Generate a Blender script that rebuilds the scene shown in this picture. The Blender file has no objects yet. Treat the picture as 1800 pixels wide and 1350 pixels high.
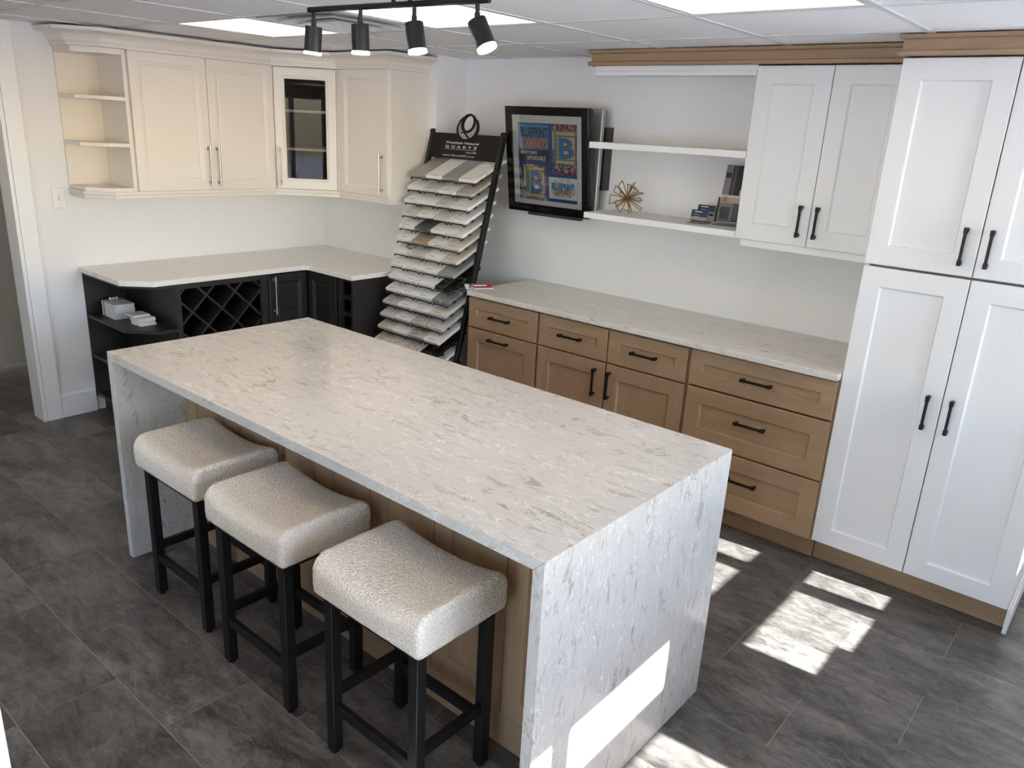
import bpy, math, random
from mathutils import Matrix, Vector
random.seed(7)
S = bpy.context.scene
COL = S.collection
PI = math.pi

# ------------------------------------------------------------------ camera
CAM_POS = (3.10893439, -1.24081184, 1.82804519)
CAM_R = [[0.759177873, 0.648871673, 0.051132272], [0.238949241, -0.204771553, -0.949195381], [-0.60543556, 0.732826148, -0.310505426]]   # rows: right, down, forward in world axes
cam_d = bpy.data.cameras.new('camera')
cam_d.sensor_width = 36.0
cam_d.lens = 1368.829 / 1800 * 36.0
cam_d.clip_start = 0.05
cam = bpy.data.objects.new('camera', cam_d)
COL.objects.link(cam)
r0, r1, r2 = [Vector(r) for r in CAM_R]
mc = Matrix((( r0.x, -r1.x, -r2.x, CAM_POS[0]), (r0.y, -r1.y, -r2.y, CAM_POS[1]), (r0.z, -r1.z, -r2.z, CAM_POS[2]), (0, 0, 0, 1)))
cam.matrix_world = mc
S.camera = cam

# ------------------------------------------------------------------ sky, sun, exposure
SUN_T = 0.687           # tan of elevation
SUN_DY = 0.075
world = bpy.data.worlds.new('sky_world'); S.world = world
world.use_nodes = True
wn = world.node_tree
for n in list(wn.nodes): wn.nodes.remove(n)
wo = wn.nodes.new('ShaderNodeOutputWorld'); wb = wn.nodes.new('ShaderNodeBackground'); ws = wn.nodes.new('ShaderNodeTexSky')
ws.sky_type = 'NISHITA'; ws.sun_disc = False
ws.sun_elevation = math.atan(SUN_T); ws.sun_rotation = math.radians(86)
ws.air_density = 1.0; ws.dust_density = 0.6; ws.ozone_density = 1.0
wb.inputs['Strength'].default_value = 1.3
wm = wn.nodes.new('ShaderNodeMix'); wm.data_type = 'RGBA'; wm.blend_type = 'MULTIPLY'; wm.inputs[0].default_value = 1.0; wm.inputs[7].default_value = (0.93, 0.945, 1.04, 1)
wn.links.new(ws.outputs[0], wm.inputs[6]); wn.links.new(wm.outputs[2], wb.inputs[0]); wn.links.new(wb.outputs[0], wo.inputs[0])
sun_d = bpy.data.lights.new('sun', 'SUN'); sun_d.energy = 36.0; sun_d.angle = math.radians(0.53); sun_d.color = (1.0, 0.99, 0.98)
sun = bpy.data.objects.new('sun', sun_d); COL.objects.link(sun)
sun.rotation_mode = 'QUATERNION'
sun.rotation_quaternion = Vector((-1, -SUN_DY, -SUN_T)).to_track_quat('-Z', 'Y')
sun.location = (8, 1, 5)
S.view_settings.view_transform = 'Standard'
S.view_settings.look = 'None'
S.view_settings.gamma = 1.0
S.view_settings.use_curve_mapping = False
S.view_settings.exposure = 0.52
S.cycles.use_denoising = True
S.cycles.max_bounces = 10
S.cycles.diffuse_bounces = 6
S.cycles.caustics_reflective = False
S.cycles.caustics_refractive = False
S.cycles.sample_clamp_indirect = 8.0

# ------------------------------------------------------------------ materials
MATS = {}
def mat(name, col, rough=0.5, metal=0.0, spec=0.5, emit=None, es=0.0):
    m = bpy.data.materials.new(name); m.use_nodes = True
    b = m.node_tree.nodes['Principled BSDF']
    b.inputs['Base Color'].default_value = (*col, 1); b.inputs['Roughness'].default_value = rough
    b.inputs['Metallic'].default_value = metal; b.inputs['Specular IOR Level'].default_value = spec
    if emit: b.inputs['Emission Color'].default_value = (*emit, 1); b.inputs['Emission Strength'].default_value = es
    MATS[name] = m
    return m
class NT:
    """tiny node helper"""
    def __init__(s, m): s.t = m.node_tree; s.b = s.t.nodes['Principled BSDF']
    def n(s, typ, **kw):
        nd = s.t.nodes.new('ShaderNode' + typ)
        for k, v in kw.items():
            if k.startswith('i_'): nd.inputs[k[2:].replace('_', ' ')].default_value = v
            else: setattr(nd, k, v)
        return nd
    def l(s, a, b): s.t.links.new(a, b)
    def pos(s, scale=(1, 1, 1), rnd=False):
        g = s.n('NewGeometry'); mp = s.n('Mapping'); mp.inputs['Scale'].default_value = scale
        src = g.outputs['Position']
        if rnd:
            oi = s.n('ObjectInfo'); mu = s.n('VectorMath', operation='SCALE'); cb = s.n('CombineXYZ')
            s.l(oi.outputs['Random'], cb.inputs[0]); s.l(oi.outputs['Random'], cb.inputs[1]); s.l(oi.outputs['Random'], cb.inputs[2])
            s.l(cb.outputs[0], mu.inputs[0]); mu.inputs['Scale'].default_value = 37.0
            ad = s.n('VectorMath', operation='ADD'); s.l(src, ad.inputs[0]); s.l(mu.outputs[0], ad.inputs[1]); src = ad.outputs[0]
        s.l(src, mp.inputs['Vector']); return mp.outputs[0]
    def noise(s, vec, scale, detail=4, rough=0.55, dist=0.0):
        nd = s.n('TexNoise'); nd.inputs['Scale'].default_value = scale; nd.inputs['Detail'].default_value = detail
        nd.inputs['Roughness'].default_value = rough; nd.inputs['Distortion'].default_value = dist
        s.l(vec, nd.inputs['Vector']); return nd.outputs['Fac']
    def ramp(s, fac, stops):
        nd = s.n('ValToRGB'); e = nd.color_ramp.elements
        while len(e) < len(stops): e.new(0.5)
        for el, (p, c) in zip(e, stops):
            el.position = p; el.color = (c, c, c, 1) if not hasattr(c, '__len__') else (*c, 1)
        s.l(fac, nd.inputs[0]); return nd.outputs[0]
    def mix(s, fac, a, b, mode='MIX'):
        nd = s.n('Mix', data_type='RGBA', blend_type=mode)
        for sock, v in ((nd.inputs[0], fac), (nd.inputs[6], a), (nd.inputs[7], b)):
            if hasattr(v, 'is_linked'): s.l(v, sock)
            elif hasattr(v, '__len__'): sock.default_value = (*v, 1)
            else: sock.default_value = v
        return nd.outputs[2]
    def math(s, op, a, b=0.0, c=None):
        nd = s.n('Math', operation=op)
        for i, v in enumerate((a, b) if c is None else (a, b, c)):
            if hasattr(v, 'is_linked'): s.l(v, nd.inputs[i])
            else: nd.inputs[i].default_value = v
        return nd.outputs[0]
    def vein(s, vec, scale, width, detail=4, dist=0.6):
        f = s.noise(vec, scale, detail, 0.55, dist)
        a = s.math('ABSOLUTE', s.math('SUBTRACT', f, 0.5))
        return s.ramp(a, [(0.0, 1.0), (width, 0.0)])
    def bump(s, h, strength, dist=0.01):
        nd = s.n('Bump'); nd.inputs['Strength'].default_value = strength; nd.inputs['Distance'].default_value = dist
        s.l(h, nd.inputs['Height']); s.l(nd.outputs[0], s.b.inputs['Normal'])
    def col(s, c): s.l(c, s.b.inputs['Base Color'])

def quartz(name, stretch, base, fleck, vein, rough=0.16, amt=1.0):
    m = mat(name, base, rough); t = NT(m)
    p = t.pos(stretch); pu = t.pos((1, 1, 1))
    cloud = t.ramp(t.noise(p, 1.7, 3, 0.6, 0.3), [(0.42, 0.0), (0.62, 1.0)])
    c = t.mix(t.math('MULTIPLY', t.noise(pu, 2.2, 3), 0.5), base, [min(1, x * 0.9) for x in base])
    fl = t.ramp(t.noise(p, 10.0, 6, 0.66, 1.0), [(0.555, 0.0), (0.635, 1.0)])
    fl2 = t.ramp(t.noise(p, 25.0, 5, 0.7, 0.6), [(0.565, 0.0), (0.66, 1.0)])
    f = t.math('MULTIPLY', t.math('MAXIMUM', fl, t.math('MULTIPLY', fl2, 0.55)), t.math('ADD', t.math('MULTIPLY', cloud, 0.60), 0.36))
    c = t.mix(t.math('MULTIPLY', f, 0.62 * amt), c, fleck)
    v = t.vein(p, 8.5, 0.012, 7, 1.3)
    msk = t.ramp(t.noise(p, 3.1, 3, 0.6), [(0.43, 0.0), (0.56, 1.0)])
    c = t.mix(t.math('MULTIPLY', t.math('MULTIPLY', v, msk), 0.85), c, vein)
    dv = t.vein(p, 3.3, 0.006, 7, 1.0)
    msk2 = t.ramp(t.noise(pu, 3.7, 2, 0.6), [(0.54, 0.0), (0.62, 1.0)])
    c = t.mix(t.math('MULTIPLY', t.math('MULTIPLY', dv, msk2), 0.7 * amt), c, [x * 0.8 for x in fleck])
    t.col(c); return m
Q_BASE, Q_FLECK, Q_VEIN = (0.535, 0.508, 0.465), (0.20, 0.172, 0.138), (0.82, 0.795, 0.75)
M_QTOP = quartz('island_quartz_top', (1.0, 3.0, 3.0), Q_BASE, Q_FLECK, Q_VEIN)
M_QEND = quartz('island_quartz_end', (3.0, 3.0, 1.0), Q_BASE, Q_FLECK, Q_VEIN)
M_QRUN = quartz('run_quartz', (1.3, 5.0, 5.0), (0.66, 0.62, 0.56), (0.27, 0.24, 0.20), (0.86, 0.83, 0.78), 0.2, 1.0)
# cream far worktop with a few soft veins
M_QFAR = mat('far_worktop_stone', (0.80, 0.77, 0.72), 0.2); t = NT(M_QFAR)
p = t.pos((1, 1, 1)); v = t.vein(p, 1.7, 0.008, 5, 0.8)
mk = t.ramp(t.noise(p, 2.0, 2), [(0.5, 0.0), (0.62, 1.0)])
t.col(t.mix(t.math('MULTIPLY', t.math('MULTIPLY', v, mk), 0.45), (0.80, 0.77, 0.72), (0.42, 0.38, 0.33)))

def wood(name, c1, c2, stretch):
    m = mat(name, c1, 0.42); t = NT(m)
    p = t.pos(stretch, rnd=True)
    g = t.noise(p, 5.0, 5, 0.6, 0.5); g2 = t.noise(p, 22.0, 4, 0.6, 0.2)
    f = t.math('ADD', t.math('MULTIPLY', g, 0.7), t.math('MULTIPLY', g2, 0.3))
    t.col(t.mix(t.ramp(f, [(0.35, 0.0), (0.66, 1.0)]), c1, c2)); t.bump(g2, 0.05, 0.002); return m
W1C, W2C = (0.325, 0.208, 0.117), (0.400, 0.262, 0.152)
M_WV = wood('stained_maple_upright', W1C, W2C, (5, 5, 0.7))
M_WH = wood('stained_maple_lengthwise', W1C, W2C, (0.7, 5, 5))
M_DARK = wood('espresso_stained_wood', (0.012, 0.010, 0.009), (0.024, 0.020, 0.018), (4, 4, 0.8))
M_WHITE = mat('white_lacquer', (0.79, 0.79, 0.785), 0.48)
M_CREAM = mat('cream_lacquer', (0.79, 0.735, 0.66), 0.36)
M_CREAMIN = mat('cream_interior', (0.76, 0.69, 0.59), 0.45)
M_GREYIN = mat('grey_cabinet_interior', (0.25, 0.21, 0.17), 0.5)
M_BLACK = mat('matt_black_metal', (0.007, 0.007, 0.008), 0.45, 0.0, 0.3)
M_BLACK2 = mat('satin_black_powder_coat', (0.008, 0.008, 0.009), 0.40, 0, 0.32)
M_CHROME = mat('brushed_nickel', (0.46, 0.44, 0.41), 0.32, 1.0)
M_BRASS = mat('brass_wire', (0.42, 0.29, 0.10), 0.32, 1.0)
M_TRIM = mat('white_trim_paint', (0.83, 0.83, 0.83), 0.4)
M_PLASTIC = mat('white_plastic', (0.82, 0.81, 0.78), 0.35)
def wallpaint(name, c):
    m = mat(name, c, 0.85, 0, 0.2); t = NT(m); t.bump(t.noise(t.pos(), 160, 3), 0.05, 0.002); return m
M_WALL = wallpaint('wall_paint', (0.81, 0.80, 0.79))
M_HALL = wallpaint('hall_wall_paint', (0.70, 0.70, 0.69))
# acoustic ceiling tile
M_CEIL = mat('acoustic_tile', (0.90, 0.90, 0.90), 0.95, 0, 0.1); t = NT(M_CEIL)
p = t.pos((1, 1, 1), rnd=True); sp = t.ramp(t.noise(p, 240, 2, 0.6), [(0.64, 0.0), (0.70, 1.0)])
t.col(t.mix(t.math('MULTIPLY', sp, 0.45), (0.90, 0.90, 0.90), (0.30, 0.30, 0.30))); t.bump(t.noise(p, 190, 3), 0.22, 0.003)
M_GRID = mat('ceiling_grid_metal', (0.66, 0.66, 0.66), 0.5)
M_VENT = mat('vent_metal', (0.78, 0.78, 0.78), 0.4, 0.0)
# slate vinyl tile
M_SLATE = mat('slate_vinyl', (0.07, 0.07, 0.07), 0.42, 0, 0.45); t = NT(M_SLATE)
p = t.pos((1, 2.2, 1), rnd=True); oi = t.n('ObjectInfo')
big = t.noise(p, 2.6, 5, 0.62, 0.8); fine = t.noise(p, 14, 7, 0.68, 0.9)
f = t.math('ADD', t.math('MULTIPLY', big, 0.55), t.math('MULTIPLY', fine, 0.45))
c = t.mix(t.ramp(f, [(0.38, 0.0), (0.50, 0.40), (0.64, 1.0)]), (0.038, 0.0355, 0.033), (0.190, 0.178, 0.164))
ck = t.vein(p, 9.0, 0.020, 8, 1.6); cm = t.ramp(t.noise(p, 4.5, 3), [(0.46, 0.0), (0.60, 1.0)])
c = t.mix(t.math('MULTIPLY', t.math('MULTIPLY', ck, cm), 0.55), c, (0.020, 0.019, 0.018))
c = t.mix(t.ramp(t.noise(p, 42, 5, 0.7, 0.6), [(0.55, 0.0), (0.70, 0.35)]), c, (0.23, 0.22, 0.205))
vn = t.vein(p, 2.7, 0.010, 8, 1.3); vm = t.ramp(t.noise(p, 1.6, 2), [(0.52, 0.0), (0.64, 1.0)])
c = t.mix(t.math('MULTIPLY', t.math('MULTIPLY', vn, vm), 0.55), c, (0.25, 0.24, 0.22))
tone = t.math('ADD', t.math('MULTIPLY', oi.outputs['Random'], 0.35), 0.85)
cc = t.n('CombineColor'); [t.l(tone, cc.inputs[i]) for i in range(3)]
t.col(t.mix(1.0, c, cc.outputs[0], 'MULTIPLY')); t.bump(fine, 0.25, 0.004)
t.l(t.ramp(fine, [(0.3, 0.34), (0.7, 0.52)]), t.b.inputs['Roughness'])
M_SEAM = mat('floor_seam', (0.25, 0.24, 0.225), 0.6)
# boucle
M_BOUCLE = mat('cream_boucle', (0.72, 0.67, 0.58), 0.95, 0, 0.1); t = NT(M_BOUCLE)
p = t.pos((1, 1, 1)); vo = t.n('TexVoronoi'); vo.inputs['Scale'].default_value = 170; 
wv = t.n('VectorMath', operation='ADD'); nz = t.n('TexNoise'); nz.inputs['Scale'].default_value = 60
t.l(p, nz.inputs['Vector']); sc_ = t.n('VectorMath', operation='SCALE'); sc_.inputs['Scale'].default_value = 0.012
t.l(nz.outputs['Color'], sc_.inputs[0]); t.l(p, wv.inputs[0]); t.l(sc_.outputs[0], wv.inputs[1]); t.l(wv.outputs[0], vo.inputs['Vector'])
h = t.math('SUBTRACT', 1.0, vo.outputs['Distance'])
t.col(t.mix(t.ramp(vo.outputs['Distance'], [(0.2, 0.0), (0.75, 1.0)]), (0.95, 0.88, 0.77), (0.80, 0.71, 0.60)))
t.bump(h, 1.0, 0.006)
# glass: clear with a reflective sheen
def glass(name, tint=(1, 1, 1), ior=1.45):
    m = bpy.data.materials.new(name); m.use_nodes = True; nt = m.node_tree
    for n in list(nt.nodes): nt.nodes.remove(n)
    o = nt.nodes.new('ShaderNodeOutputMaterial'); a = nt.nodes.new('ShaderNodeBsdfTransparent'); g = nt.nodes.new('ShaderNodeBsdfGlossy')
    mx = nt.nodes.new('ShaderNodeMixShader'); fr = nt.nodes.new('ShaderNodeFresnel'); fr.inputs[0].default_value = ior
    a.inputs[0].default_value = (*tint, 1); g.inputs['Roughness'].default_value = 0.01
    nt.links.new(fr.outputs[0], mx.inputs[0]); nt.links.new(a.outputs[0], mx.inputs[1]); nt.links.new(g.outputs[0], mx.inputs[2]); nt.links.new(mx.outputs[0], o.inputs[0])
    return m
M_GLASS = glass('clear_glass', (0.97, 0.98, 0.98)); M_TGLASS = glass('cabinet_glass', (0.74, 0.74, 0.74), 1.22); M_ACRYL = glass('clear_acrylic', (0.93, 0.94, 0.95))
M_TROFFER = mat('light_diffuser', (0.25, 0.24, 0.22), 0.8, emit=(1.0, 0.82, 0.61), es=2.7)
M_SPOT = mat('spot_lens', (0.9, 0.9, 0.9), 0.4, emit=(1.0, 0.95, 0.9), es=30.0)
M_SILVER = mat('silver_plastic', (0.42, 0.42, 0.43), 0.35, 0.6)
M_DGREY = mat('charcoal_plastic', (0.035, 0.033, 0.03), 0.5)
M_BIN = mat('grey_bin_plastic', (0.10, 0.10, 0.10), 0.5)

# ------------------------------------------------------------------ mesh helpers
WM = {}     # world matrices of parents
def world_of(o): return WM.get(o.name, Matrix.Identity(4)) if o else Matrix.Identity(4)
def props(o, label=None, cat=None, group=None, kind=None):
    if label: o['label'] = label
    if cat: o['category'] = cat
    if group: o['group'] = group
    if kind: o['kind'] = kind
    return o
def thing(name, label, cat, loc=(0, 0, 0), rotz=0.0, group=None):
    o = bpy.data.objects.new(name, None); COL.objects.link(o)
    o.empty_display_size = 0.1; o.location = loc; o.rotation_euler = (0, 0, rotz)
    WM[o.name] = Matrix.Translation(loc) @ Matrix.Rotation(rotz, 4, 'Z')
    return props(o, label, cat, group)
def frame(loc, rotz=0.0): return Matrix.Translation(loc) @ Matrix.Rotation(rotz, 4, 'Z')
class MB:
    def __init__(s, M=None): s.v = []; s.f = []; s.M = M or Matrix.Identity(4)
    def add(s, vs, fs):
        o = len(s.v); s.v += [s.M @ Vector(v) for v in vs]; s.f += [tuple(i + o for i in f) for f in fs]; return s
    def box(s, x0, x1, y0, y1, z0, z1):
        return s.add([(x0, y0, z0), (x1, y0, z0), (x1, y1, z0), (x0, y1, z0), (x0, y0, z1), (x1, y0, z1), (x1, y1, z1), (x0, y1, z1)],
                     [(0, 3, 2, 1), (4, 5, 6, 7), (0, 1, 5, 4), (1, 2, 6, 5), (2, 3, 7, 6), (3, 0, 4, 7)])
    def prism(s, poly, z0, z1):
        n = len(poly); vs = [(x, y, z0) for x, y in poly] + [(x, y, z1) for x, y in poly]
        a = sum(poly[i][0] * poly[(i + 1) % n][1] - poly[(i + 1) % n][0] * poly[i][1] for i in range(n))
        fs = [tuple(range(n))[::-1], tuple(range(n, 2 * n))] + [(i, (i + 1) % n, n + (i + 1) % n, n + i) for i in range(n)]
        if a < 0: fs = [f[::-1] for f in fs]
        return s.add(vs, fs)
    def plate(s, poly, y0, y1):
        """polygon in x,z extruded along y (y0 front)"""
        n = len(poly); vs = [(x, y0, z) for x, z in poly] + [(x, y1, z) for x, z in poly]
        a = sum(poly[i][0] * poly[(i + 1) % n][1] - poly[(i + 1) % n][0] * poly[i][1] for i in range(n))
        fs = [tuple(range(n)), tuple(range(n, 2 * n))[::-1]] + [((i + 1) % n, i, n + i, n + (i + 1) % n) for i in range(n)]
        if a < 0: fs = [f[::-1] for f in fs]
        return s.add(vs, fs)
    def tube(s, p0, p1, r0, r1=None, n=12, caps=True):
        r1 = r0 if r1 is None else r1
        a, b = Vector(p0), Vector(p1); d = (b - a).normalized(); q = d.to_track_quat('Z', 'Y')
        vs = []
        for c, r in ((a, r0), (b, r1)):
            for i in range(n):
                vs.append(c + q @ Vector((r * math.cos(2 * PI * i / n), r * math.sin(2 * PI * i / n), 0)))
        fs = [(i, (i + 1) % n, n + (i + 1) % n, n + i) for i in range(n)]
        if caps: fs += [tuple(range(n))[::-1], tuple(range(n, 2 * n))]
        return s.add(vs, fs)
    def path(s, pts, r, n=8, closed=False):
        k = len(pts)
        for i in range(k if closed else k - 1): s.tube(pts[i], pts[(i + 1) % k], r, r, n)
        return s
    def bar(s, p0, p1, w, h, up=(0, 0, 1)):
        a, b = Vector(p0), Vector(p1); d = (b - a).normalized(); u = Vector(up); sd = d.cross(u).normalized(); u = sd.cross(d).normalized()
        vs = [c + sd * (i * w / 2) + u * (j * h / 2) for c in (a, b) for i, j in ((-1, -1), (1, -1), (1, 1), (-1, 1))]
        return s.add(vs, [(0, 1, 2, 3), (7, 6, 5, 4), (0, 4, 5, 1), (1, 5, 6, 2), (2, 6, 7, 3), (3, 7, 4, 0)])
    def rings(s, x0, x1, z0, z1, yf, yb, prof):
        """framed front facing -y: prof = (inset, depth) rings; back flat at yb"""
        vs = [(x0, yb, z0), (x1, yb, z0), (x1, yb, z1), (x0, yb, z1)]
        for i, d in prof:
            vs += [(x0 + i, yf + d, z0 + i), (x1 - i, yf + d, z0 + i), (x1 - i, yf + d, z1 - i), (x0 + i, yf + d, z1 - i)]
        fs = [(3, 2, 1, 0)]
        for k in range(len(prof)):
            a, b = 4 * k, 4 * k + 4
            fs += [(a + i, a + (i + 1) % 4, b + (i + 1) % 4, b + i) for i in range(4)]
        e = 4 * len(prof)
        return s.add(vs, fs + [(e, e + 1, e + 2, e + 3)])
    def openrings(s, x0, x1, z0, z1, yf, yb, prof):
        """frame with an opening through it"""
        vs = []
        pr = [(0, yb - yf)] + list(prof) + [(prof[-1][0], yb - yf)]
        for i, d in pr:
            vs += [(x0 + i, yf + d, z0 + i), (x1 - i, yf + d, z0 + i), (x1 - i, yf + d, z1 - i), (x0 + i, yf + d, z1 - i)]
        fs = []; n = len(pr)
        for k in range(n):
            a, b = 4 * k, 4 * ((k + 1) % n)
            fs += [(a + i, a + (i + 1) % 4, b + (i + 1) % 4, b + i) for i in range(4)]
        return s.add(vs, fs)
    def sweep(s, pts, prof):
        """profile (out, z) swept along a plan polyline; out is to the right of travel; mitred"""
        P = [Vector(p) for p in pts]; n = len(P); vs = []
        for i in range(n):
            dirs = []
            if i > 0: dirs.append((P[i] - P[i - 1]).normalized())
            if i < n - 1: dirs.append((P[i + 1] - P[i]).normalized())
            nr = [Vector((d.y, -d.x)) for d in dirs]
            if len(nr) == 1: m_ = nr[0]
            else: m_ = (nr[0] + nr[1]); m_ = m_ / max(0.2, m_.dot(nr[0]))
            vs += [(P[i].x + m_.x * o, P[i].y + m_.y * o, z) for o, z in prof]
        k = len(prof); fs = []
        for i in range(n - 1):
            fs += [(i * k + j, i * k + (j + 1) % k, (i + 1) * k + (j + 1) % k, (i + 1) * k + j) for j in range(k)]
        fs += [tuple(range(k)), tuple(range((n - 1) * k, n * k))[::-1]]
        return s.add(vs, fs)
    def build(s, name, material, parent=None, bevel=0.0, smooth=False, seg=2):
        Wi = world_of(parent).inverted()
        me = bpy.data.meshes.new(name); me.from_pydata([Wi @ v for v in s.v], [], s.f); me.update()
        import bmesh as _b
        bm = _b.new(); bm.from_mesh(me); _b.ops.recalc_face_normals(bm, faces=bm.faces); bm.to_mesh(me); bm.free()
        if smooth: me.polygons.foreach_set('use_smooth', [True] * len(me.polygons))
        me.materials.append(material)
        o = bpy.data.objects.new(name, me); COL.objects.link(o)
        if parent: o.parent = parent; WM[o.name] = WM.get(parent.name, Matrix.Identity(4))
        if bevel:
            b = o.modifiers.new('edge', 'BEVEL'); b.width = bevel; b.segments = seg; b.limit_method = 'ANGLE'; b.angle_limit = math.radians(40)
        return o
def box(name, material, parent, x0, x1, y0, y1, z0, z1, bevel=0.0, M=None): return MB(M).box(x0, x1, y0, y1, z0, z1).build(name, material, parent, bevel)
def struct(o): o['kind'] = 'structure'; return o
def smooth_by_angle(o, ang=35):
    me = o.data
    me.polygons.foreach_set('use_smooth', [True] * len(me.polygons))
    me.set_sharp_from_angle(angle=math.radians(ang))
    return o
def text(body, size, M, x, z, y, material, parent, name='lettering', width=None, align='LEFT', shear=0.0, extrude=0.0004, bold=0.0, spacing=1.0):
    cu = bpy.data.curves.new('t', 'FONT'); cu.body = body; cu.size = size; cu.align_x = align; cu.extrude = extrude; cu.offset = bold; cu.space_character = spacing; cu.resolution_u = 3
    ob = bpy.data.objects.new('t', cu); COL.objects.link(ob)
    dg = bpy.context.evaluated_depsgraph_get(); me = bpy.data.meshes.new_from_object(ob.evaluated_get(dg))
    bpy.data.objects.remove(ob); bpy.data.curves.remove(cu)
    xs = [v.co.x for v in me.vertices]; k = 1.0
    if width: k = width / (max(xs) - min(xs)); 
    T = world_of(parent).inverted() @ M
    for v in me.vertices:
        v.co = T @ Vector((x + v.co.x * k + shear * v.co.y, y - v.co.z, z + v.co.y))
    me.name = name; me.materials.clear(); me.materials.append(material); me.update()
    o = bpy.data.objects.new(name, me); COL.objects.link(o); o.parent = parent; WM[o.name] = WM.get(parent.name, Matrix.Identity(4))
    return o

SHAKER = lambda st: [(0, 0.002), (0.002, 0), (st, 0), (st + 0.006, 0.011), (st + 0.0065, 0.012)]
BEADED = lambda st: [(0, 0.003), (0.003, 0), (st - 0.012, 0), (st - 0.008, 0.004), (st - 0.002, 0.004), (st + 0.008, 0.010), (st + 0.012, 0.008), (st + 0.016, 0.008)]
def front(parent, M, x0, x1, z0, z1, yf, material, st=0.075, t=0.02, name='door', prof=SHAKER):
    return MB(M).rings(x0, x1, z0, z1, yf, yf + t, prof(st)).build(name, material, parent)
def bar_pull(parent, M, cx, cz, yf, vertical, L=0.15):
    mb = MB(M)
    def bx(u0, u1, w, y0, y1):
        if vertical: mb.box(cx - w / 2, cx + w / 2, yf + y0, yf + y1, cz + u0, cz + u1)
        else: mb.box(cx + u0, cx + u1, yf + y0, yf + y1, cz - w / 2, cz + w / 2)
    h = L / 2
    bx(-h + 0.016, h - 0.016, 0.0105, -0.033, -0.022)
    for sgn in (-1, 1):
        a, b = sorted((sgn * h, sgn * (h - 0.022)))
        bx(a, b, 0.0145, -0.034, -0.018); 
        a, b = sorted((sgn * (h - 0.002), sgn * (h - 0.016)))
        bx(a, b, 0.0125, -0.020, 0.0)
    o = mb.build('handle', M_BLACK, parent, 0.0015); props(o, 'matt black bar pull'); return o
def tbar_pull(parent, M, cx, cz, yf, L=0.245):
    mb = MB(M); h = L / 2
    mb.tube((cx, yf - 0.030, cz - h), (cx, yf - 0.030, cz + h), 0.0048, n=12)
    for s_ in (-1, 1):
        mb.tube((cx, yf - 0.030, cz + s_ * h), (cx, yf - 0.030, cz + s_ * (h - 0.032)), 0.0064, n=12)
        mb.tube((cx, yf, cz + s_ * (h - 0.022)), (cx, yf - 0.030, cz + s_ * (h - 0.022)), 0.0045, n=10)
        mb.tube((cx, yf, cz + s_ * (h - 0.022)), (cx, yf - 0.005, cz + s_ * (h - 0.022)), 0.0075, n=10)
    o = mb.build('handle', M_CHROME, parent); smooth_by_angle(o); props(o, 'slim brushed nickel bar handle'); return o

# ------------------------------------------------------------------ the room
CEIL = 2.240; WX = -1.86; RY = 2.69; SY = 2.425; XW = 3.90; YB = -4.0
floor = struct(MB().box(-3.2, XW + 0.12, -1.60, RY + 0.1, -0.06, -0.0010).box(-3.2, XW + 0.12, YB - 0.1, -1.60, -0.06, 0.0).build('floor', M_SEAM))
yl = [-1.60, -1.289, -0.987, -0.685, -0.383, -0.08, 0.22, 0.545, 0.872, 1.178, 1.488, 1.80, 2.11, 2.42, RY + 0.1]
offs = [0.12, 0.44, 0.12, 0.12, 0.45, 0.09, 0.40, 0.33, 0.015, 0.33, 0.015, 0.33, 0.015, 0.33]
g = 0.0014
for k in range(len(yl) - 1):
    o0 = offs[k]; x = -3.2 - ((-3.2 - o0) % 0.62)
    while x < XW + 0.1:
        a, b = max(x, -3.2), min(x + 0.62, XW + 0.1)
        if b - a > 0.03 and not (b < WX and yl[k] > 0.9):
            box('floor_tile', M_SLATE, floor, a + g, b - g, yl[k] + g, yl[k + 1] - g, -0.0010, 0.0)
        x += 0.62
# walls
WT = 0.11
struct(MB().box(WX - WT, WX, 0.35, RY + 0.1, 0, CEIL + 0.12).box(WX - WT, WX, YB, -0.75, 0, CEIL + 0.12).box(WX - WT, WX, -0.75, 0.35, CEIL + 0.002, CEIL + 0.12).build('wall_left', M_WALL))
struct(box('wall_corner', M_WALL, None, WX + 0.0005, -0.66, SY, RY - 0.0005, 0, CEIL + 0.1))
struct(box('wall_right', M_WALL, None, WX + 0.0005, XW, RY, RY + 0.1, 0, CEIL + 0.12))
RW = (0.85, 3.80, 0.35, 2.10)      # street window in the rear wall: x0, x1, sill, head
rw = MB().box(WX - WT, RW[0], YB - 0.1, YB - 0.0005, 0, CEIL + 0.12).box(RW[1], XW + 0.12, YB - 0.1, YB - 0.0005, 0, CEIL + 0.12).box(RW[0], RW[1], YB - 0.1, YB - 0.0005, 0, RW[2]).box(RW[0], RW[1], YB - 0.1, YB - 0.0005, RW[3], CEIL + 0.12)
struct(rw.build('wall_rear', M_WALL))
fr = MB(); ex = [RW[0] + k * (RW[1] - RW[0]) / 5 for k in range(6)]
for x in ex[1:-1]: fr.box(x - 0.035, x + 0.035, YB - 0.07, YB - 0.03, RW[2], RW[3])
w3 = struct(fr.build('window_3', M_TRIM))
for k in range(5): box('window_pane', M_GLASS, w3, ex[k] + (0.0351 if k else 0), ex[k + 1] - (0.0351 if k < 4 else 0), YB - 0.052, YB - 0.048, RW[2], RW[3])
struct(MB().box(-3.25, -3.14, -1.2, 1.6, 0.008, CEIL + 0.1).box(-3.13, WX - WT - 0.001, 1.5, 1.6, 0.0, CEIL + 0.1).box(-3.13, WX - WT - 0.001, -1.2, -1.1, 0.0, CEIL + 0.1).build('wall_hall', M_HALL))
struct(box('ceiling_hall', M_HALL, None, -3.25, WX - WT - 0.001, -1.2, 1.6, CEIL + 0.1005, CEIL + 0.16))
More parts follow.
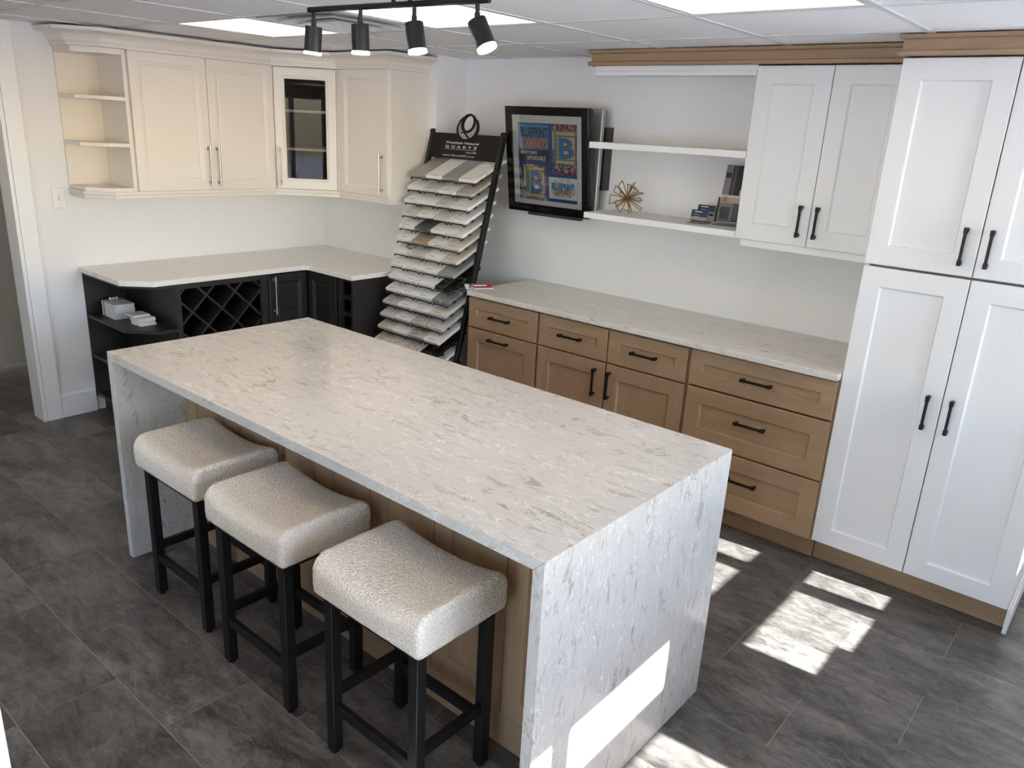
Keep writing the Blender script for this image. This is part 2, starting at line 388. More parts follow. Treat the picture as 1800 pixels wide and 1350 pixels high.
# casing on the end of the left wall
struct(MB().box(WX, WX + 0.022, 0.352, 0.437, 0, CEIL - 0.004).box(WX - WT - 0.02, WX + 0.022, 0.330, 0.350, 0, CEIL - 0.004).build('trim_1', M_TRIM, None, 0.0015))
struct(MB().sweep([(WX, 0.438), (WX, 0.645)], [(0, 0), (0.016, 0), (0.016, 0.135), (0.010, 0.146), (0, 0.15)]).build('baseboard_left', M_TRIM))
# window wall towards the street
WA = (-1.05, 0.817); WB = (1.443, 2.60); SILL = 0.938; HEAD = 2.08
ww = MB()
ww.box(XW, XW + 0.12, YB, RY, 0, SILL).box(XW, XW + 0.12, YB, RY, HEAD, CEIL + 0.12)
ww.box(XW, XW + 0.12, YB, WA[0], SILL, HEAD).box(XW, XW + 0.12, WA[1], WB[0], SILL, HEAD).box(XW, XW + 0.12, WB[1], RY, SILL, HEAD)
struct(ww.build('wall_window', M_WALL))
def window(name, y0, y1, muls):
    fr = MB()
    fr.box(XW + 0.02, XW + 0.06, y0, y1, 1.195, 1.347)
    for a, b in muls: fr.box(XW + 0.02, XW + 0.06, a, b, SILL, HEAD)
    w = struct(fr.build(name, M_TRIM))
    es = [y0] + [e for ab in muls for e in ab] + [y1]
    for i in range(0, len(es), 2):
        for z0, z1 in ((SILL, 1.195), (1.347, HEAD)):
            box('window_pane', M_GLASS, w, XW + 0.036, XW + 0.040, es[i], es[i + 1], z0, z1)
    return w
mA = []; yy = 0.214
while yy > WA[0] + 0.3: mA.insert(0, (yy, yy + 0.083)); yy -= 0.603
window('window_1', WA[0], WA[1], mA)
w2 = window('window_2', WB[0], WB[1], [(1.962, 2.055)])
box('sill_shadow_block', M_TRIM, w2, XW + 0.015, XW + 0.034, 1.444, 1.672, SILL, 0.986)  # block added on the sill to cast the notch in the sun patch
struct(box('sun_cut_canopy', M_TRIM, None, XW + 0.125, XW + 1.0, YB - 1, RY + 2.5, 1.498 + SUN_T * 1.0, 1.498 + SUN_T + 0.12))  # unseen canopy, placed so its outer edge cuts off the upper sun
M_PAVE = mat('concrete_pavement', (0.60, 0.60, 0.61), 0.9)
struct(MB().box(XW + 0.125, 40, -30, 30, -0.25, -0.10).box(-30, XW + 0.1249, -40, YB - 0.11, -0.25, -0.10).build('pavement', M_PAVE))
# ceiling
gx = [-1.86, -1.56, -0.925, -0.29, 0.345, 0.98, 1.615, 2.25, 2.885, 3.52, XW]
gy = [YB, -3.325, -2.73, -2.135, -1.54, -0.945, -0.35, 0.245, 0.845, 1.44, 2.035, 2.63, RY]
LIT = {(2, 8), (4, 8), (6, 8), (2, 5), (4, 5), (6, 5), (8, 5), (3, 2), (6, 2)}; VENT = (3, 8)  # panels missing from LN are unseen, added to light the room
ceil = struct(box('ceiling', M_HALL, None, WX, XW, YB, RY, CEIL + 0.06, CEIL + 0.11))
for i in range(len(gx) - 1):
    for j in range(len(gy) - 1):
        if (i, j) in LIT or (i, j) == VENT: continue
        box('ceiling_tile', M_CEIL, ceil, gx[i] + 0.004, gx[i + 1] - 0.004, gy[j] + 0.004, gy[j + 1] - 0.004, CEIL + 0.0015, CEIL + 0.018)
for x in gx[1:-1]: box('grid_bar', M_GRID, ceil, x - 0.011, x + 0.011, YB + 0.001, RY - 0.001, CEIL - 0.003, CEIL + 0.0012)
for y in gy[1:-1]: box('grid_bar', M_GRID, ceil, WX + 0.001, XW - 0.001, y - 0.011, y + 0.011, CEIL - 0.0027, CEIL + 0.0012)
LN = {(2, 8): 'recessed ceiling light panel above the cream wall cabinets', (4, 8): 'recessed ceiling light panel behind the black spotlights', (6, 8): 'recessed ceiling light panel at the top right above the wooden cornice'}
for (i, j) in sorted(LIT):
    lb = LN.get((i, j), 'added ceiling light panel out of view %d rows towards the door' % (9 - j) if False else None)
    cx, cy = (gx[i] + gx[i + 1]) / 2, (gy[j] + gy[j + 1]) / 2
    if lb is None: lb = 'unseen added light panel above the %s of the showroom behind the viewer' % {2: 'far left', 3: 'left rear', 4: 'middle left', 6: 'middle' if j == 5 else 'right rear', 8: 'window side'}[i]
    tt = thing('ceiling_light', lb, 'ceiling light', (cx, cy, CEIL), 0, 'recessed ceiling lights')
    MB().box(gx[i] + 0.013, gx[i + 1] - 0.013, gy[j] + 0.013, gy[j] + 0.03, CEIL - 0.001, CEIL + 0.05).box(gx[i] + 0.013, gx[i + 1] - 0.013, gy[j + 1] - 0.03, gy[j + 1] - 0.013, CEIL - 0.001, CEIL + 0.05) \
        .box(gx[i] + 0.013, gx[i] + 0.03, gy[j] + 0.03, gy[j + 1] - 0.03, CEIL - 0.001, CEIL + 0.05).box(gx[i + 1] - 0.03, gx[i + 1] - 0.013, gy[j] + 0.03, gy[j + 1] - 0.03, CEIL - 0.001, CEIL + 0.05).build('frame', M_GRID, tt)
    box('diffuser', M_TROFFER, tt, gx[i] + 0.03, gx[i + 1] - 0.03, gy[j] + 0.03, gy[j + 1] - 0.03, CEIL + 0.001, CEIL + 0.006)
tt = thing('ceiling_light', 'unseen light panel added to brighten the hallway beyond the opening at the left', 'ceiling light', (-2.5, -0.5, CEIL + 0.1))  # made-up lamp, out of view, added to lift the dark hall wall
box('frame', M_GRID, tt, -2.76, -2.24, -0.76, -0.24, CEIL + 0.088, CEIL + 0.1003); box('diffuser', M_TROFFER, tt, -2.74, -2.26, -0.74, -0.26, CEIL + 0.080, CEIL + 0.0878)
# air vent: stepped square diffuser cone
i, j = VENT; cx, cy = (gx[i] + gx[i + 1]) / 2, (gy[j] + gy[j + 1]) / 2; hx, hy = 0.302, 0.283
tt = thing('air_vent', 'grey square ceiling air diffuser between two light panels', 'vent', (cx, cy, CEIL))
def ringvent(parent, name, k0, k1, z0, z1, m):
    mb = MB(); vs = []
    for k, z in ((k0, z0), (k1, z1), (k1 - 0.02, z1 + 0.004), (k0 - 0.02, z0 + 0.006)):
        vs += [(cx - hx * k, cy - hy * k, z), (cx + hx * k, cy - hy * k, z), (cx + hx * k, cy + hy * k, z), (cx - hx * k, cy + hy * k, z)]
    fs = []
    for q in range(4):
        a, b = 4 * q, 4 * ((q + 1) % 4); fs += [(a + e, a + (e + 1) % 4, b + (e + 1) % 4, b + e) for e in range(4)]
    mb.add(vs, fs); return mb.build(name, m, parent)
ringvent(tt, 'frame', 1.0, 0.93, CEIL - 0.001, CEIL + 0.004, M_VENT)
ringvent(tt, 'louvre', 0.90, 0.66, CEIL - 0.003, CEIL + 0.034, M_VENT)
ringvent(tt, 'louvre', 0.68, 0.44, CEIL - 0.010, CEIL + 0.028, M_VENT)
ringvent(tt, 'louvre', 0.46, 0.20, CEIL - 0.017, CEIL + 0.020, M_VENT)
box('backing', M_BIN, tt, cx - hx, cx + hx, cy - hy, cy + hy, CEIL + 0.042, CEIL + 0.048)

# ------------------------------------------------------------------ kitchen island
IL, IW, TH = 2.208, 0.948, 0.034
H = 0.914
tt = thing('island_worktop', 'pale flecked quartz island top with waterfall ends reaching the floor', 'worktop', (IL / 2, IW / 2, 0))
mg = 0.0002
MB().plate([(mg, H), (IL - mg, H), (IL - TH, H - TH + mg), (TH, H - TH + mg)], 0, IW).build('top_slab', M_QTOP, tt, 0.0012)
MB().plate([(0, 0.0005), (TH, 0.0005), (TH, H - TH - mg), (0, H - mg)], 0, IW).build('waterfall_end', M_QEND, tt, 0.0012)
MB().plate([(IL, 0.0005), (IL - TH, 0.0005), (IL - TH, H - TH - mg), (IL, H - mg)], 0, IW).build('waterfall_end', M_QEND, tt, 0.0012)
IY = 0.285
tt = thing('island_cabinet', 'brown stained wood island cabinet with panelled back under the stone top', 'cabinet', (IL / 2, 0.6, 0))
box('body', M_WV, tt, TH + 0.001, IL - TH - 0.001, IY + 0.07, IW - 0.03, 0.0, H - TH - 0.001)
for k in range(7):
    a = TH + 0.003 + k * 0.3055; b = a + 0.3025
    front(tt, None, a, b, 0.118, H - TH - 0.004, IY, M_WV, 0.078, 0.0195, 'back_panel')
box('plinth_board', M_WH, tt, TH + 0.002, IL - TH - 0.002, IY + 0.003, IY + 0.0195, 0.0, 0.115, 0.001)

# ------------------------------------------------------------------ stools
def seat_mesh(cx, cy):
    """saddle seat: rounded y-z section lofted along x, boxed ends with a tight edge"""
    hx, hy, hz = 0.222, 0.170, 0.053; re = 0.016; rnd = random.Random(int(cx * 1000))
    sec = []
    def arc(cy_, cz_, r, a0, a1, n):
        for k in range(n + 1):
            a = a0 + (a1 - a0) * k / n; sec.append((cy_ + r * math.cos(a), cz_ + r * math.sin(a)))
    rt, rb = 0.042, 0.014
    arc(hy - rt, hz - rt, rt, 0, PI / 2, 9)
    for k in range(1, 14): sec.append(((hy - rt) * (1 - 2 * k / 14), hz))
    arc(-hy + rt, hz - rt, rt, PI / 2, PI, 9)
    for k in range(1, 4): sec.append((-hy, hz - rt - (2 * hz - rt - rb) * k / 4))
    arc(-hy + rb, -hz + rb, rb, PI, 1.5 * PI, 4)
    for k in range(1, 8): sec.append(((-hy + rb) * (1 - 2 * k / 8), -hz))
    arc(hy - rb, -hz + rb, rb, 1.5 * PI, 2 * PI, 4)
    for k in range(1, 4): sec.append((hy, -hz + rb + (2 * hz - rt - rb) * k / 4))
    n = len(sec); st = []
    for k in range(6): a = PI / 2 * k / 5; st.append((-hx + re * (1 - math.sin(a)), re * (1 - math.cos(a))))
    st = st[::-1]; st = [(-hx + re - re * math.cos(PI / 2 * k / 5), re - re * math.sin(PI / 2 * k / 5)) for k in range(6)]
    mid = [(-hx + re + (2 * hx - 2 * re) * k / 40, 0.0) for k in range(1, 40)]
    xs = st + mid + [(-x, d) for x, d in st[::-1]]
    mb = MB()
    for x, d in xs:
        for y, z in sec:
            fy = (hy - d) / hy; fz = (hz - d) / hz
            up = (z + hz) / (2 * hz); u = x / hx
            yy = y * fy * (1 + 0.014 * math.sin(PI * up)); zz = z * fz
            zz += up * (0.030 * u * u - 0.010 + 0.003 * math.cos(y / hy * PI / 2))
            e = 0.0007
            mb.v.append(Vector((cx + x + rnd.uniform(-e, e), cy + yy + rnd.uniform(-e, e), 0.6025 + zz + rnd.uniform(-e, e) * up)))
    m_ = len(xs)
    for i_ in range(m_ - 1):
        for k in range(n): mb.f.append((i_ * n + k, i_ * n + (k + 1) % n, (i_ + 1) * n + (k + 1) % n, (i_ + 1) * n + k))
    mb.f.append(tuple(range(n))); mb.f.append(tuple(range((m_ - 1) * n, m_ * n))[::-1])
    return mb
STOOLS = [(0.541, 0.097, 'cream boucle bar stool farthest from the viewer, at the shaded end of the island'),
          (1.108, 0.064, 'cream boucle bar stool with black legs standing between the two other stools'),
          (1.703, 0.058, 'cream boucle bar stool nearest the viewer, beside the sunlit waterfall end')]
for cx, cy, lb in STOOLS:
    tt = thing('bar_stool', lb, 'stool', (cx, cy, 0), 0, 'boucle bar stools at the island')
    st = seat_mesh(cx, cy).build('seat', M_BOUCLE, tt, smooth=True); props(st, 'cream boucle saddle seat')
    lx, ly, w = 0.178, 0.133, 0.017
    for sx in (-1, 1):
        for sy in (-1, 1):
            x, y = cx + sx * lx, cy + sy * ly
            lg = box('leg', M_BLACK2, tt, x - w, x + w, y - w, y + w, 0.010, 0.528, 0.002)
            f = MB().tube((x, y, 0.0), (x, y, 0.0098), 0.013, 0.015, 14).build('foot_glide', M_BLACK, lg); smooth_by_angle(f)
    z0, z1 = 0.5285, 0.549
    MB().box(cx - lx - w, cx + lx + w, cy - ly - w, cy - ly + w, z0, z1).box(cx - lx - w, cx + lx + w, cy + ly - w, cy + ly + w, z0, z1) \
        .box(cx - lx - w, cx - lx + w, cy - ly + w, cy + ly - w, z0, z1).box(cx + lx - w, cx + lx + w, cy - ly + w, cy + ly - w, z0, z1).build('seat_frame', M_BLACK2, tt, 0.0015)
    for sy in (-1, 1): box('stretcher', M_BLACK2, tt, cx - lx + w, cx + lx - w, cy + sy * ly - 0.010, cy + sy * ly + 0.010, 0.152, 0.184, 0.0015)
    for sx in (-1, 1): box('stretcher', M_BLACK2, tt, cx + sx * lx - 0.010, cx + sx * lx + 0.010, cy - ly + w, cy + ly - w, 0.196, 0.228, 0.0015)

# ------------------------------------------------------------------ right run: base units, worktop
BY = 2.10
tt = thing('worktop', 'long grey flecked quartz worktop on the brown base cabinets along the wall', 'worktop', (1.08, 2.38, 0.88))
box('slab', M_QRUN, tt, -0.008, 2.157, 2.066, RY - 0.001, 0.884, H, 0.004)
def carcass(parent, m, x0, x1, yf, yb, z0, z1, M=None, dp=0.06):
    mb = MB(M); mb.box(x0, x1, yf + dp, yb, z0, z1)
    mb.box(x0, x0 + 0.016, yf, yf + dp, z0, z1).box(x1 - 0.016, x1, yf, yf + dp, z0, z1).box(x0 + 0.016, x1 - 0.016, yf, yf + dp, z0, z0 + 0.016).box(x0 + 0.016, x1 - 0.016, yf, yf + dp, z1 - 0.016, z1)
    return mb.build('carcass', m, parent)
def base_unit(name, label, x0, x1):
    t_ = thing(name, label, 'cabinet', ((x0 + x1) / 2, 2.4, 0.0), 0, 'brown base cabinets along the wall')
    carcass(t_, M_WV, x0 + 0.001, x1 - 0.001, BY + 0.021, RY - 0.002, 0.115, 0.8835)
    box('toe_kick', M_WH, t_, x0 + 0.001, x1 - 0.001, 2.178, 2.194, 0.0, 0.1148)
    return t_
u = base_unit('base_cabinet', 'narrow brown base cabinet with one drawer over a pull-out front, beside the sample rack', -0.022, 0.5145)
d = front(u, None, -0.018, 0.5055, 0.692, 0.868, BY, M_WH, 0.062, name='drawer_front'); bar_pull(d, None, 0.238, 0.775, BY, False)
d = front(u, None, -0.018, 0.5055, 0.118, 0.684, BY, M_WV, 0.075, name='door'); bar_pull(d, None, 0.231, 0.640, BY, False)
u = base_unit('base_cabinet', 'wide brown base cabinet with two drawers over a pair of doors', 0.5155, 1.4495)
for a, b, hx in ((0.523, 0.976, 0.745), (0.984, 1.440, 1.206)):
    d = front(u, None, a, b, 0.692, 0.868, BY, M_WH, 0.062, name='drawer_front'); bar_pull(d, None, hx, 0.779, BY, False)
for a, b, hx in ((0.523, 0.976, 0.920), (0.984, 1.440, 1.012)):
    d = front(u, None, a, b, 0.118, 0.684, BY, M_WV, 0.075, name='door'); bar_pull(d, None, hx, 0.572, BY, True)
u = base_unit('base_cabinet', 'brown three-drawer base cabinet next to the tall white cabinet', 1.4505, 2.157)
for z0, z1, hz, st in ((0.696, 0.872, 0.784, 0.062), (0.409, 0.687, 0.571, 0.075), (0.118, 0.400, 0.282, 0.075)):
    d = front(u, None, 1.459, 2.150, z0, z1, BY, M_WH, st, name='drawer_front'); bar_pull(d, None, 1.803, hz, BY, False)
# tall white cabinet
PY = 2.112
tt = thing('tall_cabinet', 'tall white shaker pantry cabinet with four doors at the right', 'cabinet', (2.55, 2.4, 0))
carcass(tt, M_WHITE, 2.160, 2.944, PY + 0.021, RY - 0.002, 0.115, 2.160)
box('toe_kick', M_WH, tt, 2.160, 2.944, 2.186, 2.200, 0.0, 0.1148)
for a, b, hx in ((2.1605, 2.5505, 2.503), (2.5545, 2.9435, 2.590)):
    d = front(tt, None, a, b, 1.386, 2.158, PY, M_WHITE, 0.076, name='door'); bar_pull(d, None, hx, 1.497, PY, True, 0.142)
    d = front(tt, None, a, b, 0.117, 1.376, PY, M_WHITE, 0.076, name='door'); bar_pull(d, None, hx, 0.836, PY, True, 0.142)
# skirting on the open end of the pantry
bs = MB().sweep([(2.9445, 2.135), (2.9445, RY - 0.003)], [(0, 0), (0.016, 0), (0.016, 0.075), (0.013, 0.085), (0.008, 0.092), (0.006, 0.108), (0, 0.112)]).build('trim_2', M_WHITE); struct(bs)
# wooden cornices
PROF = [(-0.02, 2.1635), (0.014, 2.1635), (0.018, 2.166), (0.018, 2.179), (0.014, 2.182), (0.004, 2.182), (0.004, 2.219), (0.016, 2.224), (0.020, 2.2365), (-0.02, 2.2365)]
o = MB().sweep([(2.160, 2.33), (2.160, 2.100), (2.944, 2.100), (2.944, RY - 0.003)], PROF).build('cornice', M_WH); props(o, 'brown wooden cornice on top of the tall white cabinet', 'cornice')
o = MB().sweep([(0.568, RY - 0.003), (0.568, 2.352), (2.134, 2.352)], PROF).build('cornice', M_WH); props(o, 'long brown wooden cornice above the open shelves and white wall cabinet', 'cornice')
# white wall cabinet + shelves
UY = 2.35
tt = thing('wall_cabinet', 'white two-door shaker wall cabinet over the grey worktop', 'cabinet', (1.8, 2.5, 1.385))
carcass(tt, M_WHITE, 1.482, 2.1575, UY + 0.021, RY - 0.002, 1.3865, 2.1585)
for a, b, hx in ((1.482, 1.8255, 1.786), (1.829, 2.157, 1.862)):
    d = front(tt, None, a, b, 1.3865, 2.1575, UY, M_WHITE, 0.076, name='door'); bar_pull(d, None, hx, 1.498, UY, True, 0.142)
box('light_rail', M_WHITE, tt, 1.507, 2.1575, UY + 0.012, UY + 0.030, 1.352, 1.3855, 0.002)
o = box('floating_shelf', M_WHITE, None, 0.588, 1.4805, UY, RY - 0.001, 1.755, 1.787, 0.002); props(o, 'thick white floating shelf, upper of the two, left of the white wall cabinet', 'shelf', 'white floating shelves')
o = box('floating_shelf', M_WHITE, None, 0.588, 1.4805, UY, RY - 0.001, 1.386, 1.418, 0.002); props(o, 'thick white floating shelf holding the brass ornament and brochures', 'shelf', 'white floating shelves')
tt = thing('shelf_canopy', 'white top board with front rail just below the long cornice', 'shelf', (1.03, 2.5, 2.12))
box('board', M_WHITE, tt, 0.588, 1.4805, UY + 0.006, RY - 0.001, 2.138, 2.1625, 0.001); box('front_rail', M_WHITE, tt, 0.590, 1.4805, UY, UY + 0.020, 2.116, 2.1375, 0.0015)

# ------------------------------------------------------------------ far corner: cream wall units
FX = -1.53; FY = 2.095
M90 = frame((0, 0, 0), PI / 2)   # local x -> world y, local -y -> world +x ; world x = -ly, world y = lx
def yloc(xw): return -xw
# open end unit
tt = thing('open_shelf_unit', 'cream open end shelf unit with angled corner and three bays', 'shelf unit', (-1.7, 0.76, 1.37))
box('back_board', M_CREAMIN, tt, WX + 0.001, WX + 0.012, 0.641, 0.866, 1.375, 2.135)
box('side_board', M_CREAM, tt, WX + 0.001, FX - 0.004, 0.8665, 0.882, 1.375, 2.135, 0.001)
POLY = [(WX + 0.0125, 0.642), (-1.640, 0.642), (FX - 0.006, 0.756), (FX - 0.006, 0.866), (WX + 0.0125, 0.866)]
for z0, z1 in ((1.375, 1.395), (1.620, 1.639), (1.868, 1.888), (2.105, 2.135)): MB().prism(POLY, z0, z1).build('shelf_board', M_CREAM, tt, 0.001)
# two-door unit
tt = thing('wall_cabinet', 'cream two-door wall cabinet beside the open end shelves', 'cabinet', (-1.7, 1.35, 1.37))
box('carcass', M_CREAM, tt, WX + 0.001, FX - 0.022, 0.883, 1.819, 1.375, 2.135, 0.001)
for a, b, hy in ((0.899, 1.3565, 1.349), (1.360, 1.813, 1.407)):
    d = front(tt, M90, a, b, 1.375, 2.135, yloc(FX), M_CREAM, 0.062, 0.0215, 'door', BEADED); tbar_pull(d, M90, 1.349 - 0.012 if hy < 1.36 else 1.407 - 0.012, 1.52, yloc(FX))
# diagonal corner unit with glass door
DA, DB = Vector((FX, 1.800)), Vector((-1.235, FY))
dd = (DB - DA).length; M45 = frame((DA.x, DA.y, 0), PI / 4)
tt = thing('corner_wall_cabinet', 'cream diagonal corner wall cabinet with a glass door', 'cabinet', (-1.6, 2.2, 1.37))
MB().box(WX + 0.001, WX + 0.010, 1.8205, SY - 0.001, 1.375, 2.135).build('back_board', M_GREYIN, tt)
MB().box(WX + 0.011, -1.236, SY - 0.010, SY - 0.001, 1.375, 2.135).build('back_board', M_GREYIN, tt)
MB().box(WX + 0.011, FX - 0.024, 1.8205, 1.834, 1.375, 2.135).build('side_board', M_CREAM, tt)
MB().box(-1.2495, -1.236, FY + 0.024, SY - 0.011, 1.375, 2.135).build('side_board', M_CREAM, tt)
CP = [(WX + 0.011, 1.835), (FX - 0.03, 1.835), (-1.2505, FY + 0.03), (-1.2505, SY - 0.011), (WX + 0.011, SY - 0.011)]
for z0, z1 in ((1.375, 1.392), (1.622, 1.637), (1.862, 1.877), (2.117, 2.135)): MB().prism(CP, z0, z1).build('shelf_board', M_CREAMIN, tt)
ff = MB(M45).openrings(-0.010, dd + 0.018, 1.375, 2.135, 0.0215, 0.028, [(0, 0), (0.040, 0)]).build('face_frame', M_CREAM, tt)
d = MB(M45).openrings(0.012, dd - 0.012, 1.377, 2.130, 0.0, 0.021, [(0, 0.003), (0.003, 0), (0.050, 0), (0.054, 0.004), (0.060, 0.004), (0.068, 0.010)]).build('door', M_CREAM, tt)
gl = MB(M45).box(0.076, dd - 0.076, 0.011, 0.014, 1.440, 2.067).build('glass_pane', M_TGLASS, d)
tbar_pull(d, M45, 0.036, 1.52, 0.0)
# single-door unit
tt = thing('wall_cabinet', 'cream single-door wall cabinet next to the sample rack', 'cabinet', (-1.0, 2.25, 1.37))
box('carcass', M_CREAM, tt, -1.2345, -0.7355, FY + 0.022, SY - 0.001, 1.375, 2.135, 0.001)
d = front(tt, None, -1.220, -0.747, 1.375, 2.135, FY, M_CREAM, 0.062, 0.0215, 'door', BEADED); tbar_pull(d, None, -0.800, 1.52, FY)
# crown and light rail
PL = [(WX + 0.001, 0.636), (-1.648, 0.636), (FX, 0.757), (FX, 1.800), (-1.235, FY), (-0.735, FY), (-0.735, SY - 0.001)]
CR = [(-0.01, 2.1355), (0.006, 2.1355), (0.009, 2.138), (0.009, 2.150), (0.014, 2.152), (0.014, 2.159), (0.020, 2.161)]
for k in range(9):
    a = k / 8 * PI / 2; CR.append((0.020 + 0.052 * (1 - math.cos(a)), 2.163 + 0.042 * math.sin(a)))
CR += [(0.082, 2.207), (0.084, 2.212), (0.084, 2.226), (-0.01, 2.226)]
o = MB().sweep(PL, CR).build('crown_moulding', M_CREAM); smooth_by_angle(o, 30); props(o, 'cream crown moulding running along the top of the cream wall cabinets', 'moulding')
LR = [(-0.020, 1.334), (-0.004, 1.334), (-0.002, 1.340), (-0.002, 1.352), (0.004, 1.358), (0.006, 1.3745), (-0.020, 1.3745)]
o = MB().sweep(PL, LR).build('light_rail', M_CREAM); props(o, 'cream light rail moulding under the cream wall cabinets', 'moulding')

# ------------------------------------------------------------------ far corner: dark base units
BX = -1.205; SBY = 1.800
WP = [(WX + 0.001, 0.632), (-1.318, 0.632), (-1.185, 0.765), (-1.185, 1.745), (-1.178, 1.768), (-1.150, 1.780), (-0.720, 1.780), (-0.720, SY - 0.001), (WX + 0.001, SY - 0.001)]
o = MB().prism(WP, 0.884, H).build('corner_worktop', M_QFAR, None, 0.003); props(o, 'cream L-shaped stone worktop on the dark cabinets in the corner', 'worktop')
tt = thing('open_shelf_unit', 'dark brown open end base unit with angled shelves holding the books', 'shelf unit', (-1.5, 0.78, 0))
box('back_board', M_DARK, tt, WX + 0.001, WX + 0.012, 0.652, 0.897, 0.1, 0.883)
box('side_board', M_DARK, tt, WX + 0.001, BX - 0.001, 0.8975, 0.912, 0.1, 0.883)
BP = [(WX + 0.0125, 0.655), (-1.362, 0.655), (BX - 0.002, 0.790), (BX - 0.002, 0.897), (WX + 0.0125, 0.897)]
for z0, z1 in ((0.1, 0.119), (0.351, 0.370), (0.600, 0.620), (0.864, 0.883)): MB().prism(BP, z0, z1).build('shelf_board', M_DARK, tt, 0.001)
box('plinth', M_DARK, tt, WX + 0.03, BX - 0.07, 0.69, 0.91, 0.0, 0.0995)
# wine rack
tt = thing('wine_rack_cabinet', 'dark brown base cabinet with a diamond lattice wine rack', 'cabinet', (-1.5, 1.2, 0))
MB().box(WX + 0.001, BX - 0.02, 0.9125, 0.922, 0.1, 0.883).box(WX + 0.001, BX - 0.02, 1.493, 1.502, 0.1, 0.883).box(WX + 0.001, WX + 0.01, 0.922, 1.493, 0.1, 0.883) \
    .box(WX + 0.01, BX - 0.02, 0.922, 1.493, 0.1, 0.115).box(WX + 0.01, BX - 0.02, 0.922, 1.493, 0.872, 0.883).build('carcass', M_DARK, tt)
MB(M90).box(0.9125, 0.926, -BX, -BX + 0.0195, 0.1, 0.883).box(1.450, 1.502, -BX, -BX + 0.0195, 0.1, 0.883).box(0.926, 1.450, -BX, -BX + 0.0195, 0.849, 0.883).box(0.926, 1.450, -BX, -BX + 0.0195, 0.1, 0.14).build('face_frame', M_DARK, tt)
NY, NZ, PT = 0.994, 0.705, 0.0935     # lattice node and half pitch
y0, y1, z0, z1 = 0.926, 1.450, 0.14, 0.849
def clip(sgn, k):
    """line y-NY = sgn*(z-NZ) + 2*PT*k clipped to the opening -> two end points"""
    pts = []
    for z in (z0, z1):
        y = NY + sgn * (z - NZ) + 2 * PT * k
        if y0 <= y <= y1: pts.append((y, z))
    for y in (y0, y1):
        z = NZ + sgn * (y - NY - 2 * PT * k)
        if z0 < z < z1: pts.append((y, z))
    return pts
for sgn in (1, -1):
    for k in range(-5, 9):
        pp = clip(sgn, k)
        if len(pp) < 2 or math.dist(pp[0], pp[1]) < 0.03: continue
        (a, za), (b, zb) = pp[:2]
        # a board of the lattice: deep slat running back into the cabinet
        dv = Vector((b - a, zb - za)).normalized(); nv = Vector((-dv.y, dv.x)) * 0.006
        q = [(a + nv.x, za + nv.y), (b + nv.x, zb + nv.y), (b - nv.x, zb - nv.y), (a - nv.x, za - nv.y)]
        yo = 0.004 if sgn > 0 else 0.0055
        MB(M90).plate(q, -BX + yo, -BX + 0.30).build('lattice_slat', M_DARK, tt)
box('toe_kick', M_DARK, tt, BX - 0.08, BX - 0.065, 0.9125, 1.502, 0.0, 0.0995)
# corner unit with two inward doors
tt = thing('corner_base_cabinet', 'dark brown corner base cabinet with two panelled doors meeting in the corner', 'cabinet', (-1.4, 2.0, 0))
MB().prism([(WX + 0.001, 1.503), (BX - 0.021, 1.503), (BX - 0.021, SBY + 0.021), (-0.884, SBY + 0.021), (-0.884, SY - 0.001), (WX + 0.001, SY - 0.001)], 0.1, 0.883).build('carcass', M_DARK, tt)
d = front(tt, M90, 1.512, SBY - 0.006, 0.104, 0.872, -BX, M_DARK, 0.058, 0.02, 'door', BEADED); tbar_pull(d, M90, 1.541, 0.74, -BX)
d = front(tt, None, BX + 0.008, -0.905, 0.104, 0.872, SBY, M_DARK, 0.058, 0.02, 'door', BEADED)
MB().box(BX - 0.09, BX - 0.075, 1.503, 1.87, 0, 0.0995).box(BX - 0.09, -0.884, 1.87, 1.885, 0, 0.0995).build('toe_kick', M_DARK, tt)
# cubby unit
tt = thing('bottle_cubby_cabinet', 'narrow dark brown base unit with stacked square bottle cubbies at the counter end', 'cabinet', (-0.81, 2.1, 0))
MB().box(-0.883, -0.875, SBY + 0.02, SY - 0.001, 0.1, 0.883).box(-0.744, -0.736, SBY, SY - 0.001, 0.0, 0.883).box(-0.875, -0.744, SY - 0.02, SY - 0.001, 0.1, 0.883).build('carcass', M_DARK, tt)
MB().box(-0.883, -0.842, SBY, SBY + 0.0195, 0.1, 0.883).box(-0.752, -0.7445, SBY, SBY + 0.0195, 0.1, 0.883).box(-0.842, -0.752, SBY, SBY + 0.0195, 0.866, 0.883).build('face_frame', M_DARK, tt)
for k in range(7): box('cubby_shelf', M_DARK, tt, -0.8415, -0.7525, SBY + 0.001, SY - 0.03, 0.752 - 0.108 * k, 0.772 - 0.108 * k)

# ------------------------------------------------------------------ light switch
tt = thing('light_switch', 'white toggle light switch on the wall left of the cream cabinets', 'light switch', (WX, 0.577, 1.32))
MB(M90).rings(0.539, 0.6145, 1.2595, 1.3785, -WX - 0.007, -WX - 0.0002, [(0, 0.004), (0.003, 0.0), (0.008, 0.0)]).build('plate', M_PLASTIC, tt)
tg = MB(M90).box(0.570, 0.5835, -WX - 0.0085, -WX - 0.0071, 1.302, 1.337).build('toggle_slot', M_GRID, tt)
MB(M90).add([(0.5725, -WX - 0.0085, 1.306), (0.581, -WX - 0.0085, 1.306), (0.581, -WX - 0.0085, 1.322), (0.5725, -WX - 0.0085, 1.322), (0.5735, -WX - 0.019, 1.326), (0.580, -WX - 0.019, 1.326), (0.580, -WX - 0.017, 1.333), (0.5735, -WX - 0.017, 1.333)],
            [(0, 1, 2, 3), (4, 5, 6, 7), (0, 1, 5, 4), (1, 2, 6, 5), (2, 3, 7, 6), (3, 0, 4, 7)]).build('toggle', M_PLASTIC, tt)
